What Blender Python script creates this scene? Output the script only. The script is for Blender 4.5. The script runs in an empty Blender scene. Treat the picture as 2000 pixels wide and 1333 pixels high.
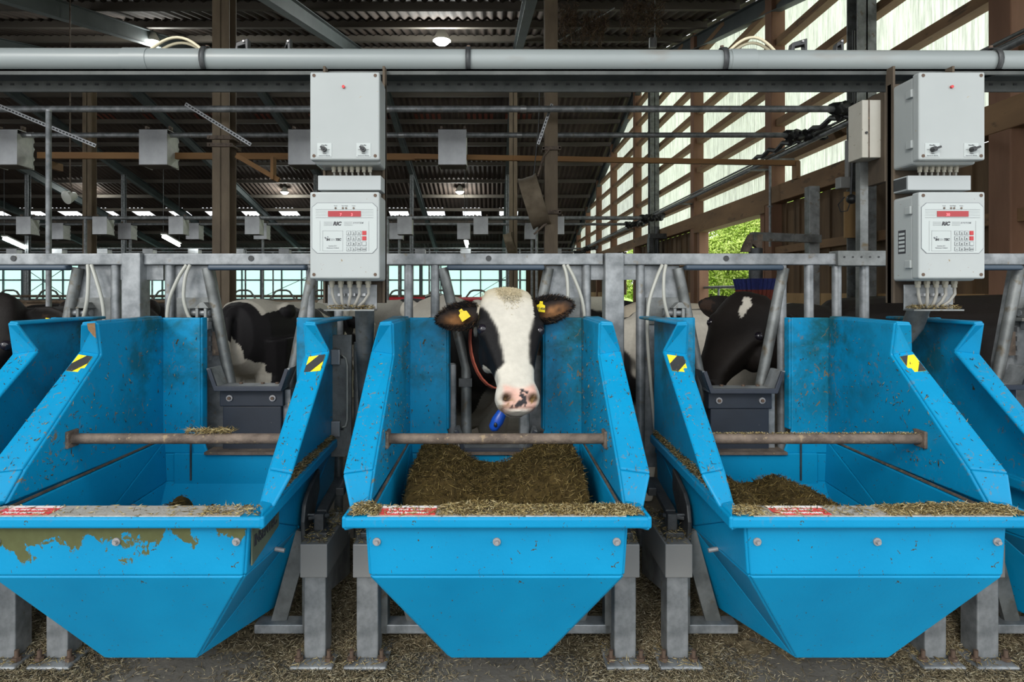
import bpy, bmesh, math, random
import numpy as np
from mathutils import Vector, Matrix, noise

random.seed(7)
RNG = np.random.default_rng(11)
PI = math.pi
scene = bpy.context.scene
COL = scene.collection

# ------------------------------------------------------------------ camera, sky, exposure
CAM_Z, FPX, VX, VY = 1.2, 1214.0, 965.0, 570.0
cam_data = bpy.data.cameras.new('camera')
cam_data.sensor_width = 36.0
cam_data.lens = FPX / 2000.0 * 36.0
cam_data.shift_x = (1000.0 - VX) / 2000.0
cam_data.shift_y = -(666.5 - VY) / 2000.0
cam_data.clip_start, cam_data.clip_end = 0.05, 400
cam = bpy.data.objects.new('camera', cam_data)
cam.location = (0, 0, CAM_Z)
cam.rotation_euler = (PI / 2, 0, 0)
COL.objects.link(cam)
scene.camera = cam

world = bpy.data.worlds.new('overcast_sky')
scene.world = world
world.use_nodes = True
wnt = world.node_tree
bg = wnt.nodes['Background']
bg.inputs['Color'].default_value = (0.93, 0.97, 1.0, 1)
bg.inputs['Strength'].default_value = 1.12

vs = scene.view_settings
vs.view_transform = 'Standard'
vs.look = 'None'
vs.gamma = 1.0
vs.use_curve_mapping = False
vs.exposure = 1.22

# hazy sun behind the camera, softened by thin cloud: reaches the feed alley past the eave
sun_data = bpy.data.lights.new('hazy_sun', 'SUN')
sun_data.energy = .6
sun_data.angle = math.radians(14)
sun_data.color = (1.0, 0.96, 0.9)
sun = bpy.data.objects.new('hazy_sun', sun_data)
sun.rotation_euler = Vector((.42, .75, -.47)).to_track_quat('-Z', 'Y').to_euler()
COL.objects.link(sun)


# ------------------------------------------------------------------ helpers
def at(x, y, d):
    return Vector(((x - VX) * d / FPX, d, CAM_Z + (VY - y) * d / FPX))


def tag(o, label=None, cat=None, group=None, kind=None):
    if label: o['label'] = label
    if cat: o['category'] = cat
    if group: o['group'] = group
    if kind: o['kind'] = kind
    return o


def thing(name, label, cat, loc=(0, 0, 0), group=None):
    o = bpy.data.objects.new(name, None)
    o.empty_display_size = 0.05
    o.location = loc
    COL.objects.link(o)
    return tag(o, label, cat, group)


def structure(name, loc=(0, 0, 0)):
    o = bpy.data.objects.new(name, None)
    o.location = loc
    COL.objects.link(o)
    o['kind'] = 'structure'
    return o


def wloc(o):
    v = Vector((0, 0, 0))
    while o is not None:
        v += Vector(o.location)
        o = o.parent
    return v


def copy_tree(o, parent=None, loc=None):
    c = o.copy()
    COL.objects.link(c)
    c.parent = parent
    if loc is not None:
        c.location = loc
    for ch in list(o.children):
        copy_tree(ch, c)
    return c


class MB:
    """collects shapes in world coordinates, then links them as one mesh object"""
    def __init__(self):
        self.v, self.f, self.s = [], [], []

    def add(self, vs_, fs_, smooth=False):
        b = len(self.v)
        self.v.extend([tuple(p) for p in vs_])
        for f in fs_:
            self.f.append(tuple(i + b for i in f))
            self.s.append(smooth)
        return self

    def box(self, c, size, rot=None):
        hx, hy, hz = size[0] / 2, size[1] / 2, size[2] / 2
        pts = [Vector((sx * hx, sy * hy, sz * hz)) for sx in (-1, 1) for sy in (-1, 1) for sz in (-1, 1)]
        if rot is not None:
            pts = [rot @ p for p in pts]
        c = Vector(c)
        return self.add([p + c for p in pts],
                        [(0, 1, 3, 2), (4, 6, 7, 5), (0, 4, 5, 1), (2, 3, 7, 6), (0, 2, 6, 4), (1, 5, 7, 3)])

    def box2(self, a, b):
        a, b = Vector(a), Vector(b)
        return self.box((a + b) / 2, [abs(b[i] - a[i]) for i in range(3)])

    def bar(self, p, q, w, h, up=(0, 0, 1)):
        p, q = Vector(p), Vector(q)
        y = (q - p)
        L = y.length
        y.normalize()
        up = Vector(up)
        if abs(y.dot(up)) > .98:
            up = Vector((1, 0, 0))
        x = y.cross(up).normalized()
        z = x.cross(y)
        m = Matrix((x, y, z)).transposed()
        return self.box((p + q) / 2, (w, L, h), m)

    def tube(self, pts, r, n=10, cap=True):
        pts = [Vector(p) for p in pts]
        k = len(pts)
        rs = r if isinstance(r, (list, tuple)) else [r] * k
        tang = []
        for i in range(k):
            a = pts[max(i - 1, 0)]
            b = pts[min(i + 1, k - 1)]
            t = (b - a)
            tang.append(t.normalized() if t.length > 1e-9 else Vector((0, 0, 1)))
        ref = Vector((0, 0, 1)) if abs(tang[0].z) < .9 else Vector((0, 1, 0))
        x = tang[0].cross(ref).normalized()
        verts, faces = [], []
        for i in range(k):
            x = (x - tang[i] * x.dot(tang[i])).normalized()
            y = tang[i].cross(x)
            for j in range(n):
                a = 2 * PI * j / n
                verts.append(pts[i] + (x * math.cos(a) + y * math.sin(a)) * rs[i])
        for i in range(k - 1):
            for j in range(n):
                a, b = i * n + j, i * n + (j + 1) % n
                faces.append((a, b, b + n, a + n))
        self.add(verts, faces, True)
        if cap:
            b = len(self.v) - k * n
            self.f.append(tuple(b + j for j in reversed(range(n)))); self.s.append(False)
            self.f.append(tuple(b + (k - 1) * n + j for j in range(n))); self.s.append(False)
        return self

    def cyl(self, p, q, r, n=14):
        return self.tube([p, q], r, n)

    def prism(self, poly, vec):
        """poly: list of 3D points (planar), extruded by vec"""
        n = len(poly)
        vec = Vector(vec)
        a = [Vector(p) for p in poly]
        b = [p + vec for p in a]
        fs = [tuple(range(n)), tuple(reversed(range(n, 2 * n)))]
        for i in range(n):
            j = (i + 1) % n
            fs.append((i, i + n, j + n, j))
        return self.add(a + b, fs)

    def loft(self, rings, smooth=True, cap=True):
        n = len(rings[0])
        vs_ = [p for r in rings for p in r]
        fs = []
        for i in range(len(rings) - 1):
            for j in range(n):
                a, b = i * n + j, i * n + (j + 1) % n
                fs.append((a, b, b + n, a + n))
        if cap:
            fs.append(tuple(reversed(range(n))))
            fs.append(tuple(range((len(rings) - 1) * n, len(rings) * n)))
        return self.add(vs_, fs, smooth)

    def ellipsoid(self, c, rad, rot=None, nu=14, nv=8):
        c = Vector(c)
        pts = [Vector((0, 0, rad[2]))]
        for i in range(1, nv):
            th = PI * i / nv
            for j in range(nu):
                ph = 2 * PI * j / nu
                pts.append(Vector((rad[0] * math.sin(th) * math.cos(ph), rad[1] * math.sin(th) * math.sin(ph), rad[2] * math.cos(th))))
        pts.append(Vector((0, 0, -rad[2])))
        if rot is not None:
            pts = [rot @ p for p in pts]
        fs = []
        for j in range(nu):
            fs.append((0, 1 + j, 1 + (j + 1) % nu))
            for i in range(nv - 2):
                a = 1 + i * nu + j
                b = 1 + i * nu + (j + 1) % nu
                fs.append((a, a + nu, b + nu, b))
            a = 1 + (nv - 2) * nu
            fs.append((a + j, len(pts) - 1, a + (j + 1) % nu))
        return self.add([p + c for p in pts], fs, True)

    def mesh(self, name, off=Vector((0, 0, 0))):
        me = bpy.data.meshes.new(name)
        me.from_pydata([(p[0] - off[0], p[1] - off[1], p[2] - off[2]) for p in self.v], [], self.f)
        me.polygons.foreach_set('use_smooth', self.s)
        bm = bmesh.new()
        bm.from_mesh(me)
        bmesh.ops.recalc_face_normals(bm, faces=bm.faces)
        bm.to_mesh(me)
        bm.free()
        if any(self.s):
            me.set_sharp_from_angle(angle=math.radians(50))
        return me

    def build(self, name, mat, parent=None, origin=None, bevel=0, seg=2, solid=0, offset=-1, label=None):
        if parent is not None:
            off = wloc(parent)
        elif origin is not None:
            off = Vector(origin)
        else:
            off = Vector((0, 0, 0))
        me = self.mesh(name, off)
        o = bpy.data.objects.new(name, me)
        COL.objects.link(o)
        if parent is not None:
            o.parent = parent
        else:
            o.location = off
        me.materials.append(mat)
        if solid:
            m = o.modifiers.new('thickness', 'SOLIDIFY'); m.thickness = solid; m.offset = offset
        if bevel:
            m = o.modifiers.new('edges', 'BEVEL'); m.width = bevel; m.segments = seg
            m.limit_method = 'ANGLE'; m.angle_limit = math.radians(32)
        if label:
            o['label'] = label
        return o


def proto(mb, name, mat, parent, loc):
    """first of many alike pieces: mesh built round its own origin, placed at loc"""
    o = mb.build(name, mat)
    o.parent = parent
    o.location = Vector(loc) - wloc(parent)
    return o


def share(o, name, parent, loc):
    """another object on the same mesh data"""
    c = bpy.data.objects.new(name, o.data)
    COL.objects.link(c)
    c.parent = parent
    c.location = loc
    return c


def text(name, body, size, loc, mat, parent, rot=(PI / 2, 0, 0), shear=0.0, align='LEFT', bold=0.0, spacing=1.0, sx=1.0):
    cu = bpy.data.curves.new('lettering', 'FONT')
    cu.body = body
    cu.size = size
    cu.shear = shear
    cu.align_x = align
    cu.align_y = 'BOTTOM_BASELINE'
    cu.space_character = spacing
    cu.offset = bold
    cu.extrude = 0.0004
    cu.resolution_u = 3
    tmp = bpy.data.objects.new('tmp', cu)
    COL.objects.link(tmp)
    dg = bpy.context.evaluated_depsgraph_get()
    me = bpy.data.meshes.new_from_object(tmp.evaluated_get(dg))
    bpy.data.objects.remove(tmp)
    me.name = name
    me.materials.clear()
    me.materials.append(mat)
    o = bpy.data.objects.new(name, me)
    COL.objects.link(o)
    o.parent = parent
    o.rotation_euler = rot
    o.scale = (sx, 1, 1)
    o.location = Vector(loc) - wloc(parent)
    return o


# ------------------------------------------------------------------ materials
def new_mat(name):
    m = bpy.data.materials.new(name)
    m.use_nodes = True
    nt = m.node_tree
    return m, nt, nt.nodes['Principled BSDF']


def nd(nt, t, **kw):
    n = nt.nodes.new(t)
    for k, v in kw.items():
        if k.startswith('i_'):
            n.inputs[k[2:].replace('_', ' ')].default_value = v
        else:
            setattr(n, k, v)
    return n


def ramp(nt, src, p0, p1, c0=(0, 0, 0, 1), c1=(1, 1, 1, 1)):
    r = nd(nt, 'ShaderNodeValToRGB')
    r.color_ramp.elements[0].position = p0
    r.color_ramp.elements[1].position = p1
    r.color_ramp.elements[0].color = c0
    r.color_ramp.elements[1].color = c1
    nt.links.new(src, r.inputs[0])
    return r.outputs[0]


def mrange(nt, src, a, b, lo=0.0, hi=1.0):
    n = nd(nt, 'ShaderNodeMapRange')
    n.inputs[1].default_value, n.inputs[2].default_value, n.inputs[3].default_value, n.inputs[4].default_value = a, b, lo, hi
    nt.links.new(src, n.inputs[0])
    return n.outputs[0]


def mathn(nt, op, a, b):
    n = nd(nt, 'ShaderNodeMath', operation=op)
    for i, v in enumerate((a, b)):
        if isinstance(v, (int, float)):
            n.inputs[i].default_value = v
        else:
            nt.links.new(v, n.inputs[i])
    return n.outputs[0]


def tex_noise(nt, vec, scale, detail=4, rough=.55, dist=0.0):
    n = nd(nt, 'ShaderNodeTexNoise')
    n.inputs['Scale'].default_value = scale
    n.inputs['Detail'].default_value = detail
    n.inputs['Roughness'].default_value = rough
    n.inputs['Distortion'].default_value = dist
    if vec is not None:
        nt.links.new(vec, n.inputs['Vector'])
    return n.outputs['Fac']


def mapping(nt, scale=(1, 1, 1), loc=(0, 0, 0), world_space=False):
    if world_space:
        tc = nd(nt, 'ShaderNodeNewGeometry').outputs['Position']
    else:
        tc = nd(nt, 'ShaderNodeTexCoord').outputs['Object']
    mp = nd(nt, 'ShaderNodeMapping')
    mp.inputs['Scale'].default_value = scale
    mp.inputs['Location'].default_value = loc
    nt.links.new(tc, mp.inputs[0])
    return mp.outputs[0]


def mixc(nt, fac, a, b, blend='MIX'):
    n = nd(nt, 'ShaderNodeMix', data_type='RGBA', blend_type=blend)
    for sock, val in ((n.inputs[0], fac), (n.inputs[6], a), (n.inputs[7], b)):
        if isinstance(val, (int, float, tuple)):
            sock.default_value = val if not isinstance(val, tuple) or len(val) == 4 else (*val, 1)
        else:
            nt.links.new(val, sock)
    return n.outputs[2]


def bump(nt, bsdf, height, strength=.2, dist=.01):
    b = nd(nt, 'ShaderNodeBump')
    b.inputs['Strength'].default_value = strength
    b.inputs['Distance'].default_value = dist
    nt.links.new(height, b.inputs['Height'])
    nt.links.new(b.outputs[0], bsdf.inputs['Normal'])


def pm(name, c1, c2=None, scale=6.0, rough=.6, metal=0.0, bmp=0.1, bscale=None, stretch=(1, 1, 1), spots=None, spot_scale=40, spot_lo=.66, spot_hi=.7, world_space=False, p0=.35, p1=.68):
    """mottled colour c1..c2, optional specks, fine relief"""
    m, nt, b = new_mat(name)
    vec = mapping(nt, stretch, world_space=world_space)
    c2 = c2 or c1
    f = ramp(nt, tex_noise(nt, vec, scale, 5, .6), p0, p1)
    col = mixc(nt, f, (*c1, 1), (*c2, 1))
    if spots is not None:
        s = ramp(nt, tex_noise(nt, vec, spot_scale, 3, .6, .4), spot_lo, spot_hi)
        col = mixc(nt, s, col, (*spots, 1))
    nt.links.new(col, b.inputs['Base Color'])
    b.inputs['Roughness'].default_value = rough
    b.inputs['Metallic'].default_value = metal
    if bmp:
        bump(nt, b, tex_noise(nt, vec, bscale or scale * 6, 4), bmp)
    return m


def plain(name, c, rough=.5, metal=0.0, emit=None, es=0.0):
    m, nt, b = new_mat(name)
    b.inputs['Base Color'].default_value = (*c, 1)
    b.inputs['Roughness'].default_value = rough
    b.inputs['Metallic'].default_value = metal
    if emit:
        b.inputs['Emission Color'].default_value = (*emit, 1)
        b.inputs['Emission Strength'].default_value = es
    return m


def trough_mat(name, chipped):
    m, nt, b = new_mat(name)
    vec = mapping(nt)
    base = mixc(nt, ramp(nt, tex_noise(nt, vec, 2.5, 3), .3, .7), (0.0010, 0.188, 0.37, 1), (0.0020, 0.24, 0.45, 1))
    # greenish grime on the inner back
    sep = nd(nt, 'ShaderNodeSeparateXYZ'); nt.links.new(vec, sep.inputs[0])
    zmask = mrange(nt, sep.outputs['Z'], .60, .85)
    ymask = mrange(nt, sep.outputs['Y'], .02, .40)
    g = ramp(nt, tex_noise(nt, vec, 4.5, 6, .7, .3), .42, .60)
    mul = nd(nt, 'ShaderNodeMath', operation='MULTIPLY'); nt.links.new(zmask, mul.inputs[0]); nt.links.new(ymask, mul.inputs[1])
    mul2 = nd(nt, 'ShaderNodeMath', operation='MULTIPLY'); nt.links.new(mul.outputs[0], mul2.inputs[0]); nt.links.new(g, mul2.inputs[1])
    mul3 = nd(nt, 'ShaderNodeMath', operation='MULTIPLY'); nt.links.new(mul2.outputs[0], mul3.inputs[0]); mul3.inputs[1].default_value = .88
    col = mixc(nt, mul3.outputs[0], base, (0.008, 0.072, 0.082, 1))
    # dried feed flecks, mostly on the upper walls
    mp2 = mapping(nt, (1, 1, .8))
    clus = ramp(nt, tex_noise(nt, mp2, 5, 3, .6), .42, .62)
    s1a = ramp(nt, tex_noise(nt, mp2, 38, 4, .65, 1.6), .60, .64)
    s1m = nd(nt, 'ShaderNodeMath', operation='MULTIPLY'); nt.links.new(s1a, s1m.inputs[0]); nt.links.new(clus, s1m.inputs[1]); s1 = s1m.outputs[0]
    zlow = mrange(nt, sep.outputs['Z'], .58, .66)
    fm = nd(nt, 'ShaderNodeMath', operation='MULTIPLY'); nt.links.new(s1, fm.inputs[0]); nt.links.new(zlow, fm.inputs[1])
    col = mixc(nt, fm.outputs[0], col, (0.15, 0.125, 0.075, 1))
    s2 = ramp(nt, tex_noise(nt, mp2, 70, 2, .5, 1.5), .705, .725)
    col = mixc(nt, s2, col, (0.05, 0.05, 0.03, 1))
    # edge wear: olive gel coat where the paint has flaked
    if chipped:
        fl = tex_noise(nt, mapping(nt, (1, 1, .7), (3.1, 0, 1.7)), 15, 8, .68, .3)
        band = mrange(nt, sep.outputs['Z'], .47, .59)
        side = mrange(nt, sep.outputs['X'], -.36, .36, .17, .0)
        corner = mathn(nt, 'MULTIPLY', mrange(nt, sep.outputs['X'], .24, .31), .14)
        front = mrange(nt, sep.outputs['Y'], -.362, -.3605, 1.0, 0.0)
        under = mrange(nt, sep.outputs['Z'], .586, .588, 1.0, 0.0)
        tot = mathn(nt, 'ADD', mathn(nt, 'ADD', fl, mathn(nt, 'MULTIPLY', band, .30)), mathn(nt, 'ADD', side, mathn(nt, 'MULTIPLY', corner, band)))
        th = mrange(nt, tot, .775, .782)
        msk = mathn(nt, 'MULTIPLY', mathn(nt, 'MULTIPLY', th, front), mathn(nt, 'MULTIPLY', under, mrange(nt, sep.outputs['Z'], .455, .47)))
        olive = mixc(nt, tex_noise(nt, vec, 30, 4), (0.06, 0.06, 0.022, 1), (0.10, 0.115, 0.048, 1))
        col = mixc(nt, msk, col, olive)
    nt.links.new(col, b.inputs['Base Color'])
    b.inputs['Roughness'].default_value = .42
    b.inputs['Specular IOR Level'].default_value = .22
    bump(nt, b, tex_noise(nt, vec, 45, 3), .06, .01)
    return m


M = {}
M['blue'] = trough_mat('blue_gelcoat', False)
M['blue_chipped'] = trough_mat('blue_gelcoat_flaking', True)
M['galv'] = pm('galvanised_steel', (.135, .145, .15), (.30, .312, .318), 14, .48, .45, .06, spots=(.17, .15, .12), spot_scale=22, spot_lo=.64, spot_hi=.74)
M['galv_dark'] = pm('weathered_galvanised_steel', (.10, .105, .10), (.23, .24, .235), 9, .5, .5, .08, spots=(.11, .085, .05), spot_scale=16, spot_lo=.6, spot_hi=.72)
M['galv_bright'] = pm('bright_sheet_metal', (.30, .305, .31), (.42, .425, .43), 3, .38, .75, .03)
M['rust'] = pm('rusty_steel', (.075, .055, .042), (.17, .13, .10), 18, .75, .2, .25, spots=(.24, .18, .11), spot_scale=60, spot_lo=.6, spot_hi=.68)
M['brown_steel'] = pm('brown_painted_column', (.10, .072, .045), (.18, .135, .085), 5, .65, .1, .06, stretch=(1, 1, .3))
M['tread'] = pm('grey_tread_plate', (.33, .31, .27), (.44, .42, .38), 30, .6, .25, .3, spots=(.16, .12, .07), spot_scale=50, spot_lo=.62, spot_hi=.68)
M['box'] = pm('light_grey_enclosure', (.285, .305, .298), (.315, .335, .327), 3, .2, 0, .01, spots=(.30, .25, .17), spot_scale=46, spot_lo=.715, spot_hi=.735)
M['box_dirty'] = pm('light_grey_enclosure_soiled', (.30, .32, .313), (.335, .357, .35), 3, .28, 0, .01, spots=(.22, .17, .10), spot_scale=60, spot_lo=.69, spot_hi=.71)
M['face'] = plain('terminal_face', (.38, .41, .40), .35)
M['ink'] = plain('black_print', (.025, .025, .03), .6)
M['ink_grey'] = plain('grey_print', (.15, .16, .17), .6)
M['ink_pale'] = plain('pale_print', (.29, .31, .31), .6)
M['red_key'] = plain('red_key', (.38, .015, .02), .4)
M['led_window'] = plain('red_display_window', (.24, .006, .010), .15, emit=(1, .02, .02), es=.03)
M['led_digit'] = plain('lit_red_digits', (.8, .1, .1), .4, emit=(1, .12, .15), es=1.0)
M['led_red'] = plain('red_lamp', (.5, .02, .02), .2)
M['black_plastic'] = plain('black_plastic', (.015, .016, .017), .4)
M['gland'] = plain('grey_cable_gland', (.30, .28, .22), .5)
M['cable'] = plain('grey_cable_sheath', (.26, .25, .22), .5)
M['hose'] = plain('clear_air_hose', (.34, .34, .30), .35)
M['hose_cream'] = plain('cream_hose', (.62, .55, .38), .4)
M['pvc'] = pm('grey_plastic_pipe', (.20, .225, .225), (.25, .275, .27), 2, .35, 0, .01, stretch=(.3, 1, 1), spots=(.20, .19, .17), spot_scale=8, spot_lo=.62, spot_hi=.8)
M['rubber'] = pm('dark_rubber', (.018, .022, .032), (.03, .036, .05), 8, .55, 0, .08)
M['navy'] = pm('navy_plastic_board', (.010, .014, .022), (.018, .024, .036), 5, .55, 0, .05, spots=(.2, .19, .16), spot_scale=55, spot_lo=.71, spot_hi=.74)
M['navy_bar'] = plain('navy_padded_bar', (.035, .055, .08), .45)
M['board_brown'] = pm('soiled_mounting_board', (.045, .033, .022), (.095, .070, .045), 9, .85, 0, .2, stretch=(1, 1, .3))
M['grey_channel'] = plain('grey_trunking', (.31, .33, .33), .45)
M['steel_box'] = pm('grey_load_cell_cover', (.20, .20, .195), (.24, .24, .23), 4, .5, .2, .02)
M['dark_steel'] = pm('dark_greasy_steel', (.035, .038, .04), (.085, .088, .088), 14, .5, .5, .12)
M['bolt'] = plain('steel_bolt', (.33, .32, .32), .45, .5)
M['rusty_bolt'] = plain('rusty_bolt', (.10, .065, .045), .7, .3)
M['hazard_yellow'] = plain('hazard_yellow', (.82, .62, .02), .5)
M['hazard_black'] = pm('hazard_black', (.02, .02, .02), (.03, .03, .03), 10, .6, 0, 0, spots=(.15, .13, .1), spot_scale=90, spot_lo=.68, spot_hi=.72)
M['sign_red'] = pm('red_warning_print', (.55, .035, .035), (.6, .06, .05), 12, .5, 0, 0, spots=(.5, .3, .22), spot_scale=60, spot_lo=.62, spot_hi=.68)
M['sign_white'] = plain('white_lettering', (.75, .72, .70), .5)
M['decal'] = pm('olive_decal', (.07, .085, .055), (.10, .12, .075), 14, .6, 0, 0)
M['wood'] = pm('weathered_timber', (.15, .085, .040), (.24, .14, .066), 3, .8, 0, .15, stretch=(1, .25, 1), spots=(.07, .045, .025), spot_scale=12, spot_lo=.6, spot_hi=.72)
M['wood_post'] = pm('reddish_timber_post', (.15, .075, .042), (.23, .12, .07), 3, .8, 0, .15, stretch=(1, 1, .2))
M['wood_plank'] = pm('dark_plank', (.075, .045, .022), (.15, .092, .045), 5, .85, 0, .15, stretch=(1, 1, .15), world_space=True)
M['wood_kick'] = pm('ochre_board', (.26, .155, .06), (.36, .225, .10), 4, .8, 0, .12, stretch=(1, 1, .4), spots=(.12, .07, .03), spot_scale=15, spot_lo=.64, spot_hi=.74)
M['wood_beam'] = pm('orange_stained_beam', (.16, .075, .022), (.24, .12, .036), 4, .7, 0, .1, stretch=(.2, 1, 1))
M['concrete'] = pm('worn_concrete', (.105, .095, .08), (.16, .15, .13), 3.5, .85, 0, .3, 60, spots=(.07, .06, .042), spot_scale=70, spot_lo=.6, spot_hi=.72)
M['bounce_yard'] = pm('pale_bounce_yard', (.42, .42, .40), (.5, .5, .48), 2, .9, 0, .1)
M['dung_floor'] = pm('dirty_barn_floor', (.05, .042, .032), (.10, .085, .065), 2.5, .8, 0, .2)
M['roof_sheet'] = pm('dark_fibre_cement_sheet', (.040, .028, .021), (.068, .047, .036), 1.2, .9, 0, .1, stretch=(1, .4, 1))
M['roof_steel'] = pm('painted_rafter', (.055, .065, .065), (.085, .098, .098), 2, .6, .2, .03)
M['purlin'] = pm('timber_purlin', (.065, .054, .042), (.105, .088, .07), 2, .8, 0, .05, stretch=(.2, 1, 1))
M['fan'] = pm('dusty_fan_housing', (.13, .10, .065), (.22, .175, .12), 6, .8, .1, .05)
M['red_paint'] = plain('red_tube', (.50, .02, .03), .4)
M['tube_brown'] = pm('rusty_cubicle_tube', (.13, .085, .05), (.26, .19, .13), 7, .7, .15, .1)
M['cubicle_grey'] = pm('grey_cubicle_tube', (.16, .15, .13), (.28, .27, .25), 5, .55, .4, .05)
M['mullion'] = plain('dark_mullion', (.10, .14, .15), .5)
M['lamp_body'] = plain('lamp_housing', (.55, .55, .5), .4)
M['beam_dark'] = pm('dark_perforated_steel', (.045, .05, .047), (.085, .09, .085), 9, .6, .3, .06)
M['lamp_glow'] = plain('lit_lamp', (1, 1, 1), .4, emit=(.95, 1, .97), es=30)
M['tube_glow'] = plain('lit_tube', (1, 1, 1), .4, emit=(.93, 1, 1), es=9)
M['brush_blue'] = pm('blue_bristle', (.008, .014, .09), (.014, .024, .14), 60, .8, 0, .5)
M['brush_red'] = pm('red_bristle', (.10, .016, .008), (.17, .03, .014), 60, .8, 0, .5)
M['enclosure_cream'] = pm('cream_enclosure', (.42, .40, .34), (.5, .48, .42), 4, .5, 0, .02, spots=(.2, .17, .12), spot_scale=30, spot_lo=.64, spot_hi=.7)
M['tag_yellow'] = plain('yellow_ear_tag', (.80, .62, .01), .45)
M['transponder'] = plain('blue_transponder', (.01, .07, .42), .35)
M['strap'] = pm('red_collar_strap', (.30, .05, .03), (.42, .10, .05), 40, .7, 0, .2)
M['eye'] = plain('cow_eye', (.012, .010, .014), .04)


def translucent_mat(name, c, mixf, streak=None, tint=None):
    m, nt, b = new_mat(name)
    out = nt.nodes['Material Output']
    tr = nd(nt, 'ShaderNodeBsdfTranslucent')
    df = nd(nt, 'ShaderNodeBsdfDiffuse')
    mx = nd(nt, 'ShaderNodeMixShader')
    mx.inputs[0].default_value = mixf
    col = (*c, 1)
    if streak:
        f = ramp(nt, tex_noise(nt, mapping(nt, streak, world_space=True), 6, 5, .7), .34, .62)
        cc = mixc(nt, f, (*tint, 1), col)
        wv = nd(nt, 'ShaderNodeTexWave', wave_type='BANDS', bands_direction='Y')
        wv.inputs['Scale'].default_value = 4.13
        wv.inputs['Distortion'].default_value = .25
        nt.links.new(mapping(nt, world_space=True), wv.inputs['Vector'])
        cc = mixc(nt, ramp(nt, wv.outputs['Fac'], .03, .16, (.55, .55, .55, 1), (0, 0, 0, 1)), cc, (.30, .29, .30, 1))
        nt.links.new(cc, tr.inputs[0]); nt.links.new(cc, df.inputs[0])
    else:
        tr.inputs[0].default_value = col; df.inputs[0].default_value = col
    nt.links.new(df.outputs[0], mx.inputs[1]); nt.links.new(tr.outputs[0], mx.inputs[2])
    nt.links.new(mx.outputs[0], out.inputs['Surface'])
    nt.nodes.remove(b)
    return m


M['poly'] = translucent_mat('translucent_wall_sheet', (.97, .95, .97), .95, (3, 9, .35), (.56, .54, .56))
M['mint'] = translucent_mat('mint_curtain_panel', (.76, .92, .86), .72)
M['skylight'] = translucent_mat('skylight_sheet', (.9, .92, .95), .9)
M['ridge_glow'] = translucent_mat('reddish_ridge_sheet', (.55, .22, .17), .8)


def attr_mat(name, attr, rough, bs=60, bstr=.3, sheen=0.0):
    m, nt, b = new_mat(name)
    a = nd(nt, 'ShaderNodeVertexColor', layer_name=attr)
    vec = mapping(nt)
    v = ramp(nt, tex_noise(nt, vec, bs * .6, 4), .2, .8, (.82, .82, .82, 1), (1, 1, 1, 1))
    nt.links.new(mixc(nt, 1.0, a.outputs[0], v, 'MULTIPLY'), b.inputs['Base Color'])
    b.inputs['Roughness'].default_value = rough
    b.inputs['Specular IOR Level'].default_value = .16
    if sheen:
        b.inputs['Sheen Weight'].default_value = sheen
    bump(nt, b, tex_noise(nt, vec, bs, 5, .7), bstr, .006)
    return m


M['coat'] = attr_mat('cow_coat', 'coat', .6, 70, .3, 0.0)
M['straw'] = attr_mat('chopped_straw', 'straw', .8, 30, .1)
M['feed'] = attr_mat('feed_heap', 'straw', .95, 120, .9)
M['leaf'] = attr_mat('foliage', 'straw', .55, 5, .0)

# ------------------------------------------------------------------ setting: floor
XW = 4.0            # inner face of the side wall
XL = -31.0
RIDGE_D, RIDGE_Z, SLOPE_N, SLOPE_F = 16.5, 7.45, .235, .23
FAR_D = 35.0
BAY = 3.55
COLX = [.5 + BAY * i for i in range(-8, 2)]
floor_ = structure('floor')
MB().box2((-9, -3.0, -.3), (XW + .2, 2.78, 0)).build('feed_alley', M['concrete'], floor_)
MB().box2((XL, 2.78, -.45), (XW + .2, FAR_D + .3, -.2)).build('cow_alley', M['dung_floor'], floor_)
MB().box2((-40, -40, -.35), (40, -3.0, -.03)).build('bounce_yard', M['bounce_yard'], floor_)  # unseen ground behind the camera, extended to bounce daylight forward


# ------------------------------------------------------------------ setting: roof
def roof_z(d):
    return RIDGE_Z - SLOPE_F * (d - RIDGE_D) if d > RIDGE_D else RIDGE_Z - SLOPE_N * (RIDGE_D - d)


ceiling = structure('ceiling', (0, RIDGE_D, RIDGE_Z))
WAVE = .18


def roof_row(d0, d1, name, lap, x0=XL, x1=XW + .25):
    nx = int((x1 - x0) / WAVE * 6)
    xs = np.linspace(x0, x1, nx + 1)
    w = np.sin(xs * 2 * PI / WAVE) * .026
    z0, z1 = roof_z(d0) + lap, roof_z(d1) + lap * .0
    v = [(x, d0, z0 + a) for x, a in zip(xs, w)] + [(x, d1, z1 + a) for x, a in zip(xs, w)]
    f = [(i, i + 1, i + nx + 2, i + nx + 1) for i in range(nx)]
    mb = MB()
    mb.v, mb.f, mb.s = v, f, [True] * len(f)
    return mb.build(name, M['roof_sheet'], ceiling)


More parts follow.
